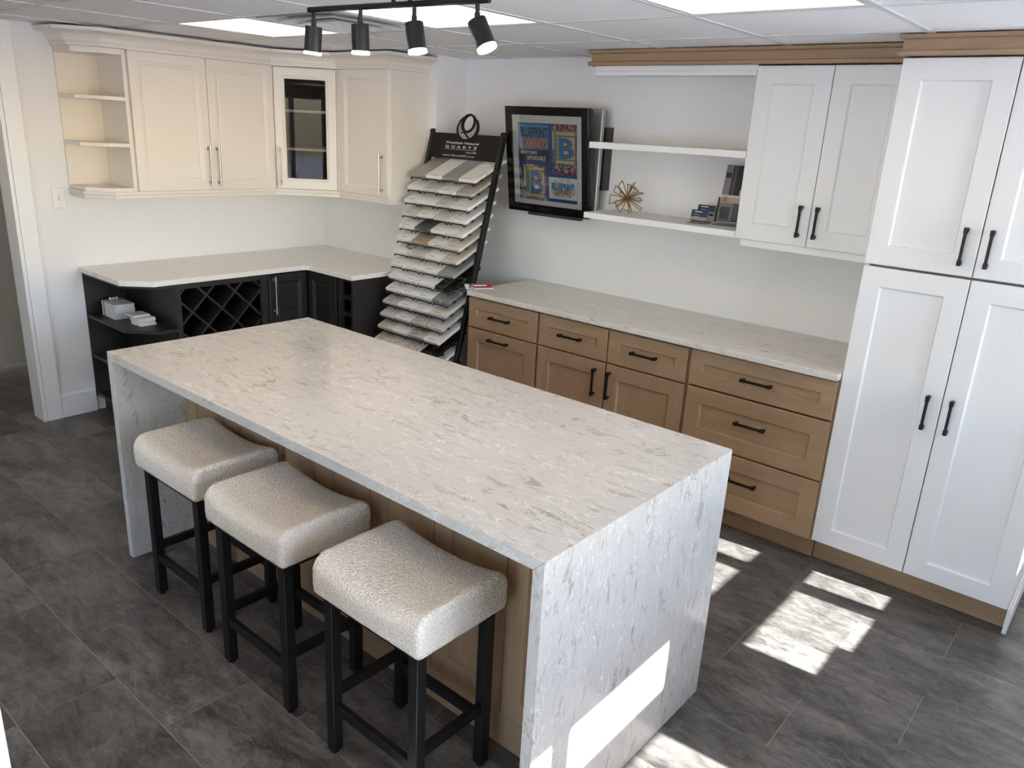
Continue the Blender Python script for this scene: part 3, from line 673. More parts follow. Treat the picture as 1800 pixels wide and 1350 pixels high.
for z in (1.288, 1.351): MB(M90).tube((0.5768, -WX - 0.0071, z), (0.5768, -WX - 0.009, z), 0.0032, n=10).build('screw', M_GRID, tt)

# ------------------------------------------------------------------ track light over the island
TA, TB = Vector((0.872, 0.372, 2.150)), Vector((1.575, 0.437, 2.150))
tt = thing('track_light', 'black ceiling spotlight bar with four swivelling heads above the island', 'lamp', (1.24, 0.405, 2.15))
o = MB().tube(TA, TB, 0.0085, n=14).build('bar', M_BLACK2, tt); smooth_by_angle(o)
o = MB().tube((1.262, 0.404, CEIL - 0.024), (1.262, 0.404, CEIL - 0.0005), 0.06, n=32).build('canopy', M_BLACK2, tt, 0.002); smooth_by_angle(o)
for f in (0.51, 0.60):
    pz = TA.lerp(TB, f); o = MB().tube(pz, (pz.x, pz.y, CEIL - 0.0245), 0.0065, n=12).build('stem', M_BLACK2, tt); smooth_by_angle(o)
HEADS = [(0.030, (-0.10, -0.02, -1), (-0.02, 0, -1)), (0.322, (0.0, 0.02, -1), (-0.06, 0.0, -1)), (0.625, (0.20, 0.02, -1), (-0.02, 0, -1)), (0.945, (0.52, 0.10, -1), (-0.01, 0, -1))]
for f, dr, js in HEADS:
    a = TA.lerp(TB, f); jd = Vector(js).normalized(); b = a + jd * 0.052; d_ = Vector(dr).normalized()
    hd = MB().tube(b - d_ * 0.004, b + d_ * 0.070, 0.0265, n=28).build('spot_head', M_BLACK2, tt, 0.0015); smooth_by_angle(hd)
    o = MB().tube(a, a + jd * 0.036, 0.0062, n=12).tube(a + jd * 0.030, b + d_ * 0.001, 0.0080, n=12).build('swivel_joint', M_BLACK2, hd); smooth_by_angle(o)
    o = MB().tube(b + d_ * 0.0702, b + d_ * 0.078, 0.0268, n=28).build('lens', M_SPOT, hd); smooth_by_angle(o)
    ld = bpy.data.lights.new('spot_light', 'SPOT'); ld.energy = 4.0; ld.spot_size = math.radians(75); ld.spot_blend = 0.6; ld.color = (1.0, 0.84, 0.66); ld.shadow_soft_size = 0.025
    lo = bpy.data.objects.new('spot_light', ld); COL.objects.link(lo); lo.location = b + d_ * 0.083; lo.rotation_mode = 'QUATERNION'; lo.rotation_quaternion = d_.to_track_quat('-Z', 'Y')

# ------------------------------------------------------------------ sample rack
K = 0.262; RX0, RX1 = -0.680, -0.080
def ry(z): return 2.075 + K * (z - 0.476)
lean = math.atan(K)
MH = Matrix.Translation((0, ry(1.6), 1.6)) @ Matrix.Rotation(-lean, 4, 'X')      # header plane: local x = world x, local z up the lean
tt = thing('sample_rack', 'tall black leaning display rack filled with rows of stone samples', 'display rack', (-0.38, 2.2, 0))
M_HEAD = mat('rack_header_black', (0.007, 0.007, 0.0075), 0.5, 0, 0.25); M_LETTER = mat('white_print', (0.62, 0.61, 0.59), 0.6); M_QGREY = mat('emblem_grey', (0.36, 0.34, 0.33), 0.5)
for x in (RX0, RX1):
    pts = [(x, ry(0.02), 0.016), (x, ry(1.80), 1.79)]
    o = MB().bar(pts[0], pts[1], 0.024, 0.036, (0, 1, 0)).build('upright', M_BLACK2, tt, 0.004)
    o2 = MB().tube((x - 0.013, ry(1.79), 1.79), (x + 0.013, ry(1.79), 1.79), 0.018, n=16).build('end_cap', M_BLACK2, o)
    MB().box(x - 0.014, x + 0.014, 1.90, 2.42, 0.0, 0.03).build('foot', M_BLACK2, tt, 0.003)
    MB().bar((x, 2.40, 0.028), (x, ry(0.45) + 0.020, 0.45), 0.014, 0.02, (0, 1, 0)).build('rear_strut', M_BLACK2, tt)
hd = MB(MH).box(RX0 + 0.013, RX1 - 0.013, -0.008, 0.004, 0.036, 0.190).build('header_board', M_HEAD, tt, 0.001)
# emblem
em = MB(MH)
def ellipse(cx, cz, rx, rz, rot, n=40, a0=0, a1=2 * PI):
    out = []
    for i in range(n + 1):
        a = a0 + (a1 - a0) * i / n; x, z = rx * math.cos(a), rz * math.sin(a)
        out.append((cx + x * math.cos(rot) - z * math.sin(rot), cz + x * math.sin(rot) + z * math.cos(rot)))
    return out
def band(mb, outer, inner, y0, y1):
    n = len(outer)
    for i in range(n - 1):
        mb.plate([outer[i], outer[i + 1], inner[i + 1], inner[i]], y0, y1)
T_ = -0.12
# outer cup: black crescent open at the top, grey fill inside
oc = ellipse(-0.377, 0.224, 0.091, 0.081, T_, 40, math.radians(128), math.radians(412)); ic = ellipse(-0.377, 0.226, 0.077, 0.068, T_, 40, math.radians(128), math.radians(412))
fillm = MB(MH); lr = ellipse(-0.377, 0.252, 0.053, 0.058, T_, 40, math.radians(128), math.radians(412))
band(fillm, ic, lr, -0.010, -0.004); o = fillm.build('emblem_fill', M_QGREY, hd)
band(em, oc, ic, -0.0125, 0.0)
ro = ellipse(-0.377, 0.254, 0.060, 0.059, T_, 48); ri = ellipse(-0.377, 0.255, 0.043, 0.046, T_, 48)
band(em, ro, ri, -0.0135, 0.0)
em.plate([(-0.424, 0.186), (-0.415, 0.194), (-0.385, 0.194), (-0.352, 0.200), (-0.330, 0.222), (-0.338, 0.226), (-0.356, 0.208), (-0.386, 0.201), (-0.418, 0.200)], -0.0135, -0.004)
em.plate([(-0.405, 0.198), (-0.392, 0.200), (-0.335, 0.160), (-0.352, 0.158)], -0.014, -0.004)
em.build('emblem', M_HEAD, hd)
text('Premium Natural', 0.019, MH, -0.535, 0.127, -0.0085, M_LETTER, hd, width=0.275, bold=0.0003)
text('QUARTZ', 0.021, MH, -0.538, 0.1005, -0.0085, M_LETTER, hd, width=0.272, spacing=2.0, bold=0.0007)
MB(MH).box(-0.541, -0.272, -0.0090, -0.0081, 0.0915, 0.0930).build('rule', M_LETTER, hd)
text('From MSI', 0.0145, MH, -0.350, 0.073, -0.0085, M_LETTER, hd, width=0.082, shear=0.2)
text('www.QfromMSI.com', 0.0165, MH, -0.549, 0.0495, -0.0085, M_LETTER, hd, width=0.272, spacing=1.2)

def stone(name, c, vein=None, va=0.0, sc=3.0, speck=None, sa=0.0):
    m = mat(name, c, 0.22); t = NT(m); p = t.pos((1, 1, 1), rnd=True); cc = t.mix(t.noise(p, 6, 3), c, [x * 0.93 for x in c])
    if vein:
        v = t.vein(p, sc, 0.022, 4, 1.0); mk = t.ramp(t.noise(p, 5, 2), [(0.42, 0.0), (0.58, 1.0)])
        cc = t.mix(t.math('MULTIPLY', t.math('MULTIPLY', v, mk), va), cc, vein)
    if speck: cc = t.mix(t.math('MULTIPLY', t.ramp(t.noise(p, 90, 4, 0.7), [(0.5, 0.0), (0.6, 1.0)]), sa), cc, speck)
    t.col(cc); return m
ST = {
 'W': (stone('sample_white', (0.88, 0.86, 0.82)), 'plain white'),
 'V': (stone('sample_white_grey_vein', (0.88, 0.86, 0.82), (0.36, 0.33, 0.30), 0.85), 'white grey-veined'),
 'B': (stone('sample_white_dark_vein', (0.88, 0.86, 0.82), (0.03, 0.03, 0.03), 0.95, 2.2), 'white dark-veined'),
 'O': (stone('sample_white_gold_vein', (0.88, 0.86, 0.82), (0.50, 0.36, 0.14), 0.8), 'white gold-veined'),
 'L': (stone('sample_light_grey', (0.66, 0.65, 0.61), (0.48, 0.46, 0.43), 0.5), 'light grey'),
 'G': (stone('sample_mid_grey', (0.34, 0.33, 0.32)), 'mid grey'),
 'U': (stone('sample_taupe', (0.55, 0.50, 0.44), (0.3, 0.27, 0.24), 0.4), 'taupe grey'),
 'D': (stone('sample_dark_grey', (0.10, 0.10, 0.10), (0.5, 0.5, 0.48), 0.7), 'dark grey white-veined'),
 'T': (stone('sample_tan', (0.42, 0.34, 0.23)), 'tan'),
 'C': (stone('sample_beige', (0.72, 0.67, 0.59)), 'beige'),
 'K': (stone('sample_black', (0.012, 0.012, 0.013), (0.25, 0.24, 0.22), 0.4), 'black'),
 'Q': (stone('sample_grey_white_marks', (0.26, 0.25, 0.24), (0.75, 0.73, 0.7), 0.9, 5.0), 'grey white-marked'),
 'S': (stone('sample_speckled', (0.66, 0.63, 0.58), None, 0, 3, (0.2, 0.18, 0.16), 0.8), 'speckled grey'),
}
ROWS = ['GWGV', 'WLWU', 'BVLW', 'LWLV', 'VDWV', 'WTVC', 'BLWC', 'WWWG', 'WVWK', 'VOWQ', 'SWWC', 'CWSL', 'CWSV', 'LCSK', 'WCWW', 'CWGW']
NTH = ['top', 'second', 'third', 'fourth', 'fifth', 'sixth', 'seventh', 'eighth', 'ninth', 'tenth', 'eleventh', 'twelfth', 'thirteenth', 'fourteenth', 'fifteenth', 'sixteenth']
POSN = ['leftmost', 'second', 'third', 'rightmost']
M_MARK = mat('sample_print', (0.03, 0.03, 0.03), 0.6)
TW, TD, TT_ = 0.1400, 0.285, 0.0175; TILT = math.radians(24)
wires = MB()
for r, row in enumerate(ROWS):
    z = 1.531 - 0.0784 * r; yf = 2.200 - 0.285 * (1.531 - z)
    MS = Matrix.Translation((0, yf, z)) @ Matrix.Rotation(TILT, 4, 'X')
    # carrier rails of the row
    sh = MB(MS).box(RX0 + 0.0125, RX1 - 0.0125, 0.045, 0.062, -0.026, -0.0180).box(RX0 + 0.0125, RX1 - 0.0125, 0.150, 0.172, -0.026, -0.0180).build('shelf_rail', M_BLACK2, tt)
    for q, key in enumerate(row):
        m_, cn = ST[key]; x0 = -0.6645 + q * 0.1425
        jj = random.uniform(-0.003, 0.003); c = 0.012; dl = TD if r else 0.30
        sm = MB(MS).prism([(x0, c + jj), (x0 + 0.006, jj), (x0 + TW - 0.006, jj), (x0 + TW, c + jj), (x0 + TW, dl + jj), (x0, dl + jj)], -TT_, 0.0)
        o = sm.build('stone_sample', m_, None, 0.0012, seg=1)
        props(o, '%s stone sample tile, %s in the %s row of the display rack' % (cn, POSN[q], NTH[r]), 'stone sample', 'stone samples on the display rack')
        if (r * 4 + q) % 5 != 4:
            mk = MB(MS).box(x0 + 0.030, x0 + 0.036, 0.018 + jj, 0.024 + jj, 0.0, 0.0004).box(x0 + 0.038, x0 + 0.080 + 0.01 * (q % 2), 0.0195 + jj, 0.0225 + jj, 0.0, 0.0004).build('printed_name', M_MARK, o)
        a = x0 + 0.024; b = x0 + TW - 0.024; zt = -0.024
        MB(MS).path([(a - 0.012, 0.006, zt - 0.004), (a - 0.010, -0.010, zt - 0.006), (a, -0.010, zt + 0.006), (b, -0.010, zt + 0.006), (b + 0.008, -0.010, zt - 0.007), (b + 0.012, 0.010, zt - 0.004)], 0.0036, 6).build('wire_stop', M_BLACK2, sh)

# grey bin behind the rack
o = MB(); prof = [(0.105, 0.0), (0.125, 0.55), (0.135, 0.56), (0.135, 0.60), (0.12, 0.66), (0.06, 0.70), (0.0, 0.705)]
tt = thing('waste_bin', 'grey round-topped bin standing behind the sample rack', 'bin', (-0.185, 2.50, 0))
b_ = MB(frame((-0.185, 2.50, 0))); 
for (ra, za), (rb, zb) in zip(prof[:1], prof[1:2]): b_.tube((0, 0, za), (0, 0, zb), ra, rb, 28)
smooth_by_angle(b_.build('body', M_BIN, tt))
b_ = MB(frame((-0.185, 2.50, 0)))
for (ra, za), (rb, zb) in zip(prof[1:-1], prof[2:]): b_.tube((0, 0, za + 0.0005), (0, 0, zb + 0.0005), ra, max(rb, 0.002), 28, caps=False)
smooth_by_angle(b_.build('lid', M_BIN, tt))

# ------------------------------------------------------------------ framed poster on a tilted wall display
PX0, PX1 = -0.100, 0.503; PB, PT_ = 1.357, 1.957
tl = math.atan2(2.520 - 2.435, PT_ - PB); PHH = (PT_ - PB) / math.cos(tl)
MP = Matrix.Translation((PX0, 2.520, PB)) @ Matrix.Rotation(tl, 4, 'X')      # local x right, z up the frame, -y towards the room
PW = PX1 - PX0
def pu(f): return f * PW
def pv(f): return (1 - f) * PHH
tt = thing('framed_poster', 'framed cabinet shop poster with thick black frame, tilted forward on the wall', 'poster', (0.2, 2.5, 1.36))
M_FRAME = mat('gloss_black_frame', (0.005, 0.005, 0.006), 0.12, 0, 0.3)
M_MAT = mat('poster_mat_board', (0.62, 0.62, 0.58), 0.7)
def flat(name, c): return mat(name, c, 0.6)
P_NAVY, P_BLUE, P_BLACK, P_ORANGE, P_WHITE = flat('print_navy', (0.012, 0.055, 0.26)), flat('print_sky_blue', (0.045, 0.22, 0.50)), flat('print_black', (0.008, 0.010, 0.014)), flat('print_orange', (0.72, 0.22, 0.055)), flat('print_white', (0.70, 0.70, 0.68))
P_SAND, P_BBLUE, P_TEAL, P_RED, P_DKP = flat('print_sand', (0.60, 0.44, 0.16)), flat('print_letter_blue', (0.03, 0.15, 0.42)), flat('print_teal', (0.04, 0.20, 0.28)), flat('print_red', (0.42, 0.05, 0.05)), flat('print_slate', (0.022, 0.028, 0.045))
def mosaic(name, sc):
    m = mat(name, (0.3, 0.2, 0.2), 0.6); t = NT(m); vo = t.n('TexVoronoi'); vo.inputs['Scale'].default_value = sc; t.l(t.pos(), vo.inputs['Vector'])
    sp = t.n('SeparateColor'); t.l(vo.outputs['Color'], sp.inputs[0])
    r_ = t.ramp(sp.outputs[0], [(0.0, (0.015, 0.02, 0.05)), (0.25, (0.30, 0.04, 0.05)), (0.5, (0.45, 0.16, 0.04)), (0.72, (0.03, 0.10, 0.28)), (0.9, (0.5, 0.36, 0.22))]); r_.node.color_ramp.interpolation = 'CONSTANT'
    t.col(r_); return m
P_MOS, P_MOS2 = mosaic('print_mosaic', 75), mosaic('print_mosaic_fine', 130)
MB(MP).openrings(0, PW, 0, PHH, 0, 0.03, [(0, 0.002), (0.002, 0), (0.045, 0), (0.047, 0.006)]).build('frame', M_FRAME, tt)
mb_ = MB(MP).box(0.046, PW - 0.046, 0.010, 0.020, 0.046, PHH - 0.046).build('mat_board', M_MAT, tt)
U0, U1, V0, V1 = 0.148, 0.862, 0.148, 0.876
def au(f): return pu(U0 + (U1 - U0) * f)
def av(f): return pv(V0 + (V1 - V0) * f)
lay = [0.0095]
art = MB(MP).box(au(0), au(1), 0.0092, 0.0099, av(1), av(0)).build('print', P_NAVY, tt)
def patch(u0, u1, v0, v1, m, lv=1, name='print_block'):
    yy = 0.0092 - lv * 0.0003
    return MB(MP).box(au(u0), au(u1), yy, yy + 0.00028, av(v1), av(v0)).build(name, m, art)
def ptext(s_, u0, u1, vb, hgt, m, lv=6, bold=0.0, outline=None, shear=0.0):
    sz = hgt * PHH * (V1 - V0) / 0.70
    if outline: text(s_, sz, MP, au(u0), av(vb), 0.0092 - lv * 0.0003, outline, art, 'print_lettering', (u1 - u0) * (U1 - U0) * PW, extrude=0.00005, bold=bold + 0.0022)
    return text(s_, sz, MP, au(u0), av(vb), 0.0092 - (lv + 1) * 0.0003, m, art, 'print_lettering', (u1 - u0) * (U1 - U0) * PW, extrude=0.00005, bold=bold)
patch(0.0, 0.53, 0.02, 0.335, P_BLUE); patch(0.0, 0.53, 0.335, 0.49, P_DKP)
ptext('BLUEPRINT', 0.035, 0.52, 0.178, 0.12, P_BLACK, bold=0.0026)
ptext('CABINETS', 0.06, 0.51, 0.305, 0.10, P_ORANGE, bold=0.0018, outline=P_BLACK)
ptext('QUALITY MADE', 0.03, 0.33, 0.395, 0.040, P_WHITE, bold=0.0006); ptext('AFFORDABLE', 0.15, 0.48, 0.472, 0.052, P_WHITE, bold=0.0006)
def bcard(u0, u1, v0, v1, top, bot, side):
    w, h = u1 - u0, v1 - v0
    patch(u0, u1, v0, v1, P_MOS, 1)
    a, b, c_, d_ = u0 + side * w, u1 - 0.03 * w, v0 + top * h, v1 - bot * h
    patch(a, b, c_, d_, P_TEAL, 2)
    patch(a + 0.03 * w, a + 0.10 * w, c_ + 0.03 * h, d_ - 0.30 * h, P_SAND, 3); patch(a + 0.03 * w, a + 0.10 * w, d_ - 0.29 * h, d_ - 0.03 * h, P_RED, 3)
    patch(a + 0.16 * w, b - 0.05 * w, c_ + 0.03 * h, c_ + 0.10 * h, P_SAND, 3); patch(a + 0.16 * w, b - 0.05 * w, d_ - 0.08 * h, d_ - 0.02 * h, P_SAND, 3)
    patch(b - 0.035 * w, b - 0.01 * w, c_ + 0.05 * h, d_ - 0.05 * h, P_RED, 3)
    patch(a + 0.16 * w, b - 0.05 * w, c_ + 0.13 * h, d_ - 0.11 * h, P_SAND, 4)
    patch(a + 0.17 * w, a + 0.23 * w, c_ + 0.15 * h, d_ - 0.13 * h, P_BLUE, 5)
    ptext('B', a + 0.25 * w, b - 0.12 * w, d_ - 0.14 * h, (d_ - c_ - 0.30 * h), P_BBLUE, 6, 0.0035, P_BLACK)
bcard(0.585, 1.0, 0.0, 0.63, 0.12, 0.20, 0.0)
bcard(0.02, 0.48, 0.535, 1.0, 0.05, 0.08, 0.12)
patch(0.525, 1.0, 0.675, 0.955, P_WHITE)
sp = {P_BLUE: MB(MP), P_ORANGE: MB(MP), P_BBLUE: MB(MP), P_SAND: MB(MP)}
ks = list(sp)
for i in range(150):
    a = random.uniform(0, 2 * PI); rr = random.uniform(0.72, 1.05); u = 0.765 + 0.20 * rr * math.cos(a); v = 0.815 + 0.118 * rr * math.sin(a)
    L_ = random.uniform(0.012, 0.032); w_ = random.uniform(0.004, 0.009)
    c0 = (au(u), av(v)); dx, dz = math.cos(a) * L_ * 0.42, -math.sin(a) * L_ * 0.42; nx, nz = -dz / L_ * w_, dx / L_ * w_
    sp[ks[i % 4]].plate([(c0[0] - nx, c0[1] - nz), (c0[0] + nx, c0[1] + nz), (c0[0] + dx, c0[1] + dz)], 0.0086, 0.0088)
for m_, b_ in sp.items(): b_.build('print_splash', m_, art)
ptext('BLUEPRINT', 0.575, 0.955, 0.825, 0.075, P_BLUE, 3, 0.0012, P_BBLUE); ptext('CABINETS', 0.615, 0.90, 0.885, 0.05, P_ORANGE, 4, 0.0008, P_BLACK); ptext('QUALITY MADE AFFORDABLE', 0.61, 0.91, 0.912, 0.016, P_DKP, 4)
MB(MP).box(0.040, PW - 0.040, 0.0045, 0.0060, 0.040, PHH - 0.040).build('glass', M_GLASS, tt)
# the display body behind it
tt = thing('wall_display', 'grey slim wall-mounted display body showing behind the framed poster', 'display', (0.2, 2.6, 1.4))
MP2 = MP @ Matrix.Translation((0, 0.031, 0))
MB(MP2).box(0.02, PW - 0.006, 0.0, 0.030, 0.02, PHH - 0.01).build('panel_back', M_DGREY, tt)
MB().box(PX0 + 0.02, PX1 + 0.004, 2.577, 2.605, 1.375, 1.963).build('bezel', M_SILVER, tt, 0.004)
MB().box(PX0 + 0.05, PX1 + 0.002, 2.606, 2.625, 1.42, 1.955).build('clear_cover', M_ACRYL, tt, 0.004)
MB().box(0.15, PX1 + 0.012, 2.626, RY - 0.0005, 1.518, 1.865).build('wall_bracket', M_DGREY, tt, 0.002)
MB(MP).box(0.15, 0.545, 0.004, 0.030, -0.018, -0.001).build('soundbar_lip', M_DGREY, tt, 0.002)

# ------------------------------------------------------------------ things on the lower white shelf
SZ = 1.418
oc_ = Vector((0.775, 2.485, SZ + 0.087))
tt = thing('wire_ornament', 'brass wire starburst ornament on the lower white shelf', 'ornament', (oc_.x, oc_.y, SZ))
random.seed(21)
n_ = 17; gold = (1 + 5 ** 0.5) / 2
for i in range(n_):
    th = math.acos(1 - 2 * (i + 0.5) / n_); ph = 2 * PI * i / gold + 0.35
    d_ = Vector((math.sin(th) * math.cos(ph), math.sin(th) * math.sin(ph), math.cos(th)))
    q = d_.to_track_quat('Z', 'Y') @ Vector((math.cos(i * 1.9), math.sin(i * 1.9), 0))
    L_ = 0.098 * random.uniform(0.88, 1.03); w_ = random.uniform(0.017, 0.029)
    if oc_.z + d_.z * L_ - 0.02 < SZ + 0.003: L_ = min(L_, (oc_.z - SZ - 0.012) / max(0.25, -d_.z))
    e1 = oc_ + d_ * L_ + q * w_; e2 = oc_ + d_ * L_ * 0.94 - q * w_
    for e in (e1, e2): e.z = max(e.z, SZ + 0.0022)
    MB().path([oc_ + q * 0.003, e1, e2, oc_ - q * 0.003], 0.0027, 6).build('wire_loop', M_BRASS, tt)
MB().tube(oc_ - Vector((0, 0, 0.008)), oc_ + Vector((0, 0, 0.008)), 0.007, n=10).build('hub', M_BRASS, tt)
M_CARD = flat('card_navy', (0.012, 0.035, 0.075)); M_CWHITE = flat('card_white', (0.75, 0.75, 0.73))
tt = thing('card_holder', 'clear two-tier holder of navy business cards on the lower white shelf', 'card holder', (1.20, 2.50, SZ))
MB(frame((1.205, 2.50, SZ), 0.10)).box(-0.050, 0.050, -0.030, 0.075, 0.0, 0.003).box(-0.050, 0.050, 0.028, 0.075, 0.003, 0.026).build('stand', M_ACRYL, tt)
for dx, dy, dz in ((0, 0, 0.0), (0.006, 0.052, 0.024)):
    M_ = frame((1.205 + dx, 2.50 + dy, SZ + dz), 0.10) @ Matrix.Rotation(-0.30, 4, 'X')
    MB(M_).box(-0.048, 0.048, 0.010, 0.0125, 0.0125, 0.055).box(-0.048, 0.048, -0.012, -0.010, 0.0125, 0.030).box(-0.048, 0.048, -0.0098, 0.0098, 0.010, 0.0125).build('pocket', M_ACRYL, tt)
    cd = MB(M_).box(-0.045, 0.045, -0.006, 0.008, 0.013, 0.066).build('card_stack', M_CWHITE, tt)
    fc = MB(M_).box(-0.045, 0.045, -0.0068, -0.0062, 0.013, 0.066).build('front_card', M_CARD, cd)
    MB(M_).box(-0.028, 0.012, -0.0074, -0.0069, 0.054, 0.058).box(-0.028, 0.0, -0.0074, -0.0069, 0.040, 0.0415).box(-0.028, -0.002, -0.0074, -0.0069, 0.030, 0.0312).build('printed_lines', M_CWHITE, cd)
# brochure holder
tt = thing('brochure_holder', 'clear acrylic brochure holder with dark kitchen brochures beside the white cabinet', 'brochure holder', (1.37, 2.56, SZ))
MBR = frame((1.375, 2.555, SZ), 0.06) @ Matrix.Rotation(-0.22, 4, 'X'); bw = 0.100
MB(frame((1.375, 2.555, SZ), 0.06)).box(-bw, bw, -0.035, 0.07, 0.0, 0.003).build('foot', M_ACRYL, tt)
MB(MBR).box(-bw, bw, 0.012, 0.0145, 0.022, 0.22).box(-bw, bw, -0.025, -0.0225, 0.010, 0.135).box(-bw, -bw + 0.0025, -0.0224, 0.0118, 0.010, 0.135).box(bw - 0.0025, bw, -0.0224, 0.0118, 0.010, 0.135).build('holder', M_ACRYL, tt)
br = MB(MBR).box(-bw + 0.006, bw - 0.006, -0.010, 0.010, 0.022, 0.300).build('brochure_stack', flat('brochure_dark', (0.020, 0.020, 0.024)), tt)
def bp_(x0, x1, z0, z1, m, lv=1): return MB(MBR).box(x0, x1, -0.0100 - 0.0004 * lv, -0.0100 - 0.0004 * lv + 0.0003, z0, z1).build('brochure_picture', m, br)
bp_(-0.094, -0.058, 0.150, 0.298, flat('brochure_lilac_grey', (0.22, 0.20, 0.21))); bp_(-0.090, -0.062, 0.235, 0.262, flat('brochure_oven', (0.03, 0.025, 0.02)), 2)
bp_(-0.050, -0.034, 0.150, 0.298, flat('brochure_blue_grey', (0.07, 0.075, 0.11))); bp_(0.0, 0.09, 0.185, 0.245, flat('brochure_panel', (0.035, 0.034, 0.040)))
bp_(-0.094, 0.094, 0.110, 0.150, flat('brochure_counter', (0.58, 0.50, 0.43))); bp_(-0.002, 0.062, 0.112, 0.180, flat('brochure_box', (0.62, 0.42, 0.28)), 2)
bp_(-0.094, -0.020, 0.022, 0.110, flat('brochure_stove_front', (0.30, 0.29, 0.29))); bp_(-0.084, -0.032, 0.028, 0.090, flat('brochure_stove', (0.035, 0.032, 0.032)), 2); bp_(-0.018, 0.094, 0.022, 0.105, flat('brochure_range', (0.055, 0.047, 0.042)))
bp_(0.045, 0.090, 0.265, 0.285, P_WHITE, 2); bp_(-0.080, -0.060, 0.115, 0.140, flat('brochure_orange', (0.45, 0.2, 0.08)), 2)

# ------------------------------------------------------------------ things on the dark shelves and worktop
BZ = 0.620
tt = thing('book_bundle', 'three white books tied with a ribbon and wooden beads on the dark shelf', 'books', (-1.70, 0.775, BZ))
M_BOOK = mat('book_cover', (0.68, 0.68, 0.68), 0.6); M_PAGE = flat('book_pages', (0.60, 0.60, 0.62)); M_RIB = mat('brown_ribbon', (0.20, 0.12, 0.09), 0.7)
MBK = frame((-1.705, 0.780, BZ), -0.02)
for k in range(3):
    z0 = 0.0002 + k * 0.0298; dx = (0, 0.002, -0.002)[k]
    bk = MB(MBK).box(-0.090 + dx, 0.090 + dx, -0.061, 0.061, z0, z0 + 0.003).box(-0.090 + dx, 0.090 + dx, -0.061, 0.061, z0 + 0.026, z0 + 0.029).box(-0.090 + dx, 0.090 + dx, -0.061, -0.058, z0 + 0.003, z0 + 0.026).build('book', M_BOOK, tt, 0.0006)
    MB(MBK).box(-0.088 + dx, 0.088 + dx, -0.0578, 0.059, z0 + 0.0032, z0 + 0.0258).build('pages', M_PAGE, bk)
    mk = MB(MBK); nx = (6, 7, 7)[k]
    for q in range(nx):
        if k == 1 and q == 2: continue
        mk.box(0.030 + q * 0.0072, 0.0345 + q * 0.0072, -0.0616, -0.0611, z0 + 0.009, z0 + 0.0165 + 0.002 * (q % 2))
    mk.build('spine_print', M_GRID, bk)
MB(MBK).box(-0.062, -0.052, -0.0625, -0.0612, 0.0, 0.0905).box(-0.062, -0.052, -0.0625, 0.0625, 0.0893, 0.0905).box(-0.062, -0.052, 0.0613, 0.0625, 0.0, 0.0905).build('ribbon', M_RIB, tt)
M_BEAD = mat('wood_bead', (0.66, 0.52, 0.40), 0.6)
def ball(mb, c, r, n=12, m=8):
    vs = []; fs = []
    for i in range(m + 1):
        for j in range(n):
            a, b = PI * i / m, 2 * PI * j / n; vs.append((c[0] + r * math.sin(a) * math.cos(b), c[1] + r * math.sin(a) * math.sin(b), c[2] + r * math.cos(a)))
    for i in range(m):
        for j in range(n): fs.append((i * n + j, i * n + (j + 1) % n, (i + 1) * n + (j + 1) % n, (i + 1) * n + j))
    return mb.add(vs, fs)
for k in range(3): ball(MB(MBK), (-0.057 + 0.002 * k, -0.020 + 0.0185 * k, 0.0998), 0.009).build('bead', M_BEAD, tt, smooth=True)
ball(MB(MBK), (-0.050, 0.046, 0.0965), 0.0055).build('knot', M_RIB, tt, smooth=True)
M_COAST = mat('white_marble_coaster', (0.74, 0.72, 0.68), 0.4); t = NT(M_COAST); p = t.pos((1, 1, 1), rnd=True); v = t.vein(p, 14, 0.03); t.col(t.mix(t.math('MULTIPLY', v, 0.4), (0.76, 0.74, 0.70), (0.4, 0.38, 0.35)))
CO = [(0.000, 0.004, 0.05), (0.006, -0.002, -0.04), (-0.002, 0.002, 0.10), (0.004, 0.000, 0.0), (-0.040, -0.012, 0.03)]
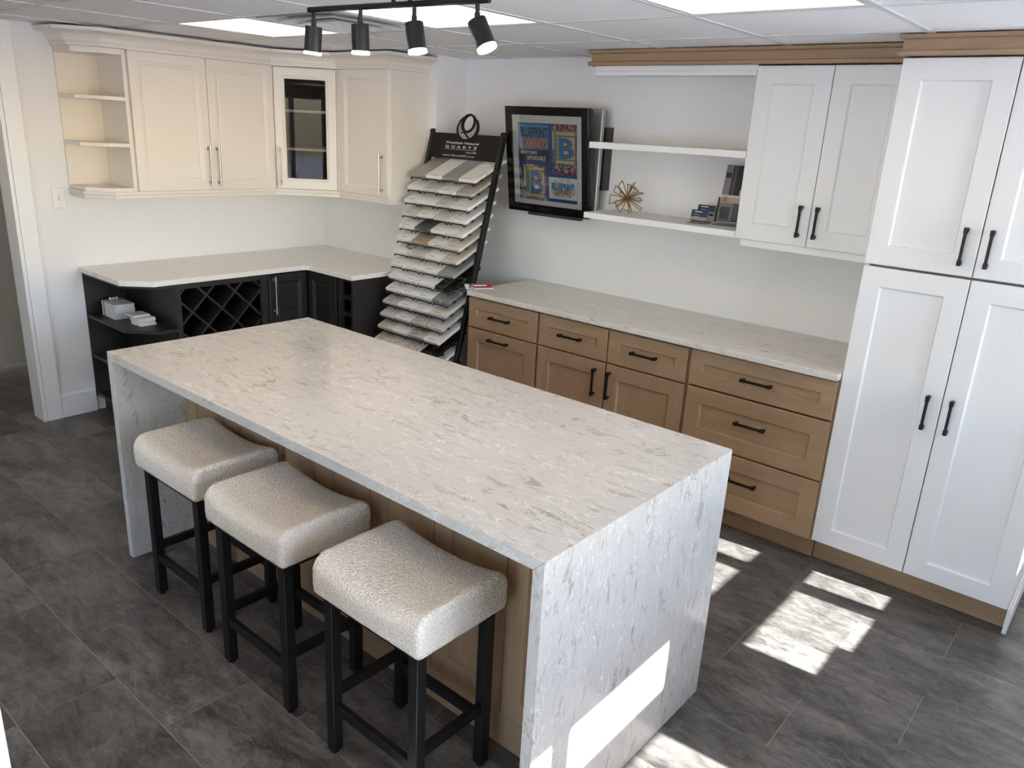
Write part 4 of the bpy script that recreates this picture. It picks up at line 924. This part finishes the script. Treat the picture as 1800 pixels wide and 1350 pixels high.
CN = ['lowest', 'second lowest', 'middle', 'second highest', 'topmost']
for k, (dx, dy, rz) in enumerate(CO):
    M_ = frame((-1.425 + dx, 0.795 + dy, BZ + 0.0002 + k * 0.0122), rz)
    o = box('coaster', M_COAST, None, -0.052, 0.052, -0.050, 0.050, 0.0, 0.0119, 0.0025, M_); props(o, 'square white marble coaster, %s of the small stack beside the books' % CN[k], 'coaster', 'stacked marble coasters')
    if k == 4: MB(M_).plate([(0, 0), (0.001, 0)], 0, 0) if False else MB(M_).box(-0.006, 0.006, -0.004, 0.004, 0.0119, 0.0123).box(-0.046, -0.040, -0.044, -0.038, 0.0119, 0.0123).box(0.040, 0.046, 0.038, 0.044, 0.0119, 0.0123).build('printed_mark', M_MARK, o)
# small red and white sign on the worktop
tt = thing('price_card', 'small red and white leaning card in a clear stand on the grey worktop end', 'card', (0.03, 2.12, H))
MC = frame((0.022, 2.150, H), math.radians(58)) @ Matrix.Rotation(-1.15, 4, 'X')
MB(MC).box(-0.085, 0.085, 0.000, 0.002, 0.002, 0.055).build('card', M_CWHITE, tt)
cr = MB(MC).box(-0.060, 0.083, -0.0006, -0.0001, 0.014, 0.053).build('red_panel', flat('card_red', (0.30, 0.02, 0.04)), tt)
MB(MC).box(-0.040, 0.050, -0.0012, -0.0007, 0.030, 0.042).build('printed_line', M_CWHITE, cr)
MB(frame((-0.0, 2.115, H), math.radians(58))).prism([(-0.03, -0.012), (0.0, -0.012), (-0.015, 0.02)], 0.0003, 0.022).build('clear_stand', M_ACRYL, tt)
# white cabinet whose edge shows at the lower left
tt = thing('display_cabinet', 'white cabinet edge at the lower left corner of the picture', 'cabinet', (1.6, -1.3, 0))
box('carcass', M_WHITE, tt, 1.30, 1.878, -1.60, -0.972, 0.10, 0.95)
front(tt, M90, -1.598, -0.974, 0.105, 0.945, -1.899, M_WHITE, 0.07, 0.02, 'door')
box('toe_kick', M_WHITE, tt, 1.32, 1.83, -1.58, -0.99, 0.0, 0.0995)
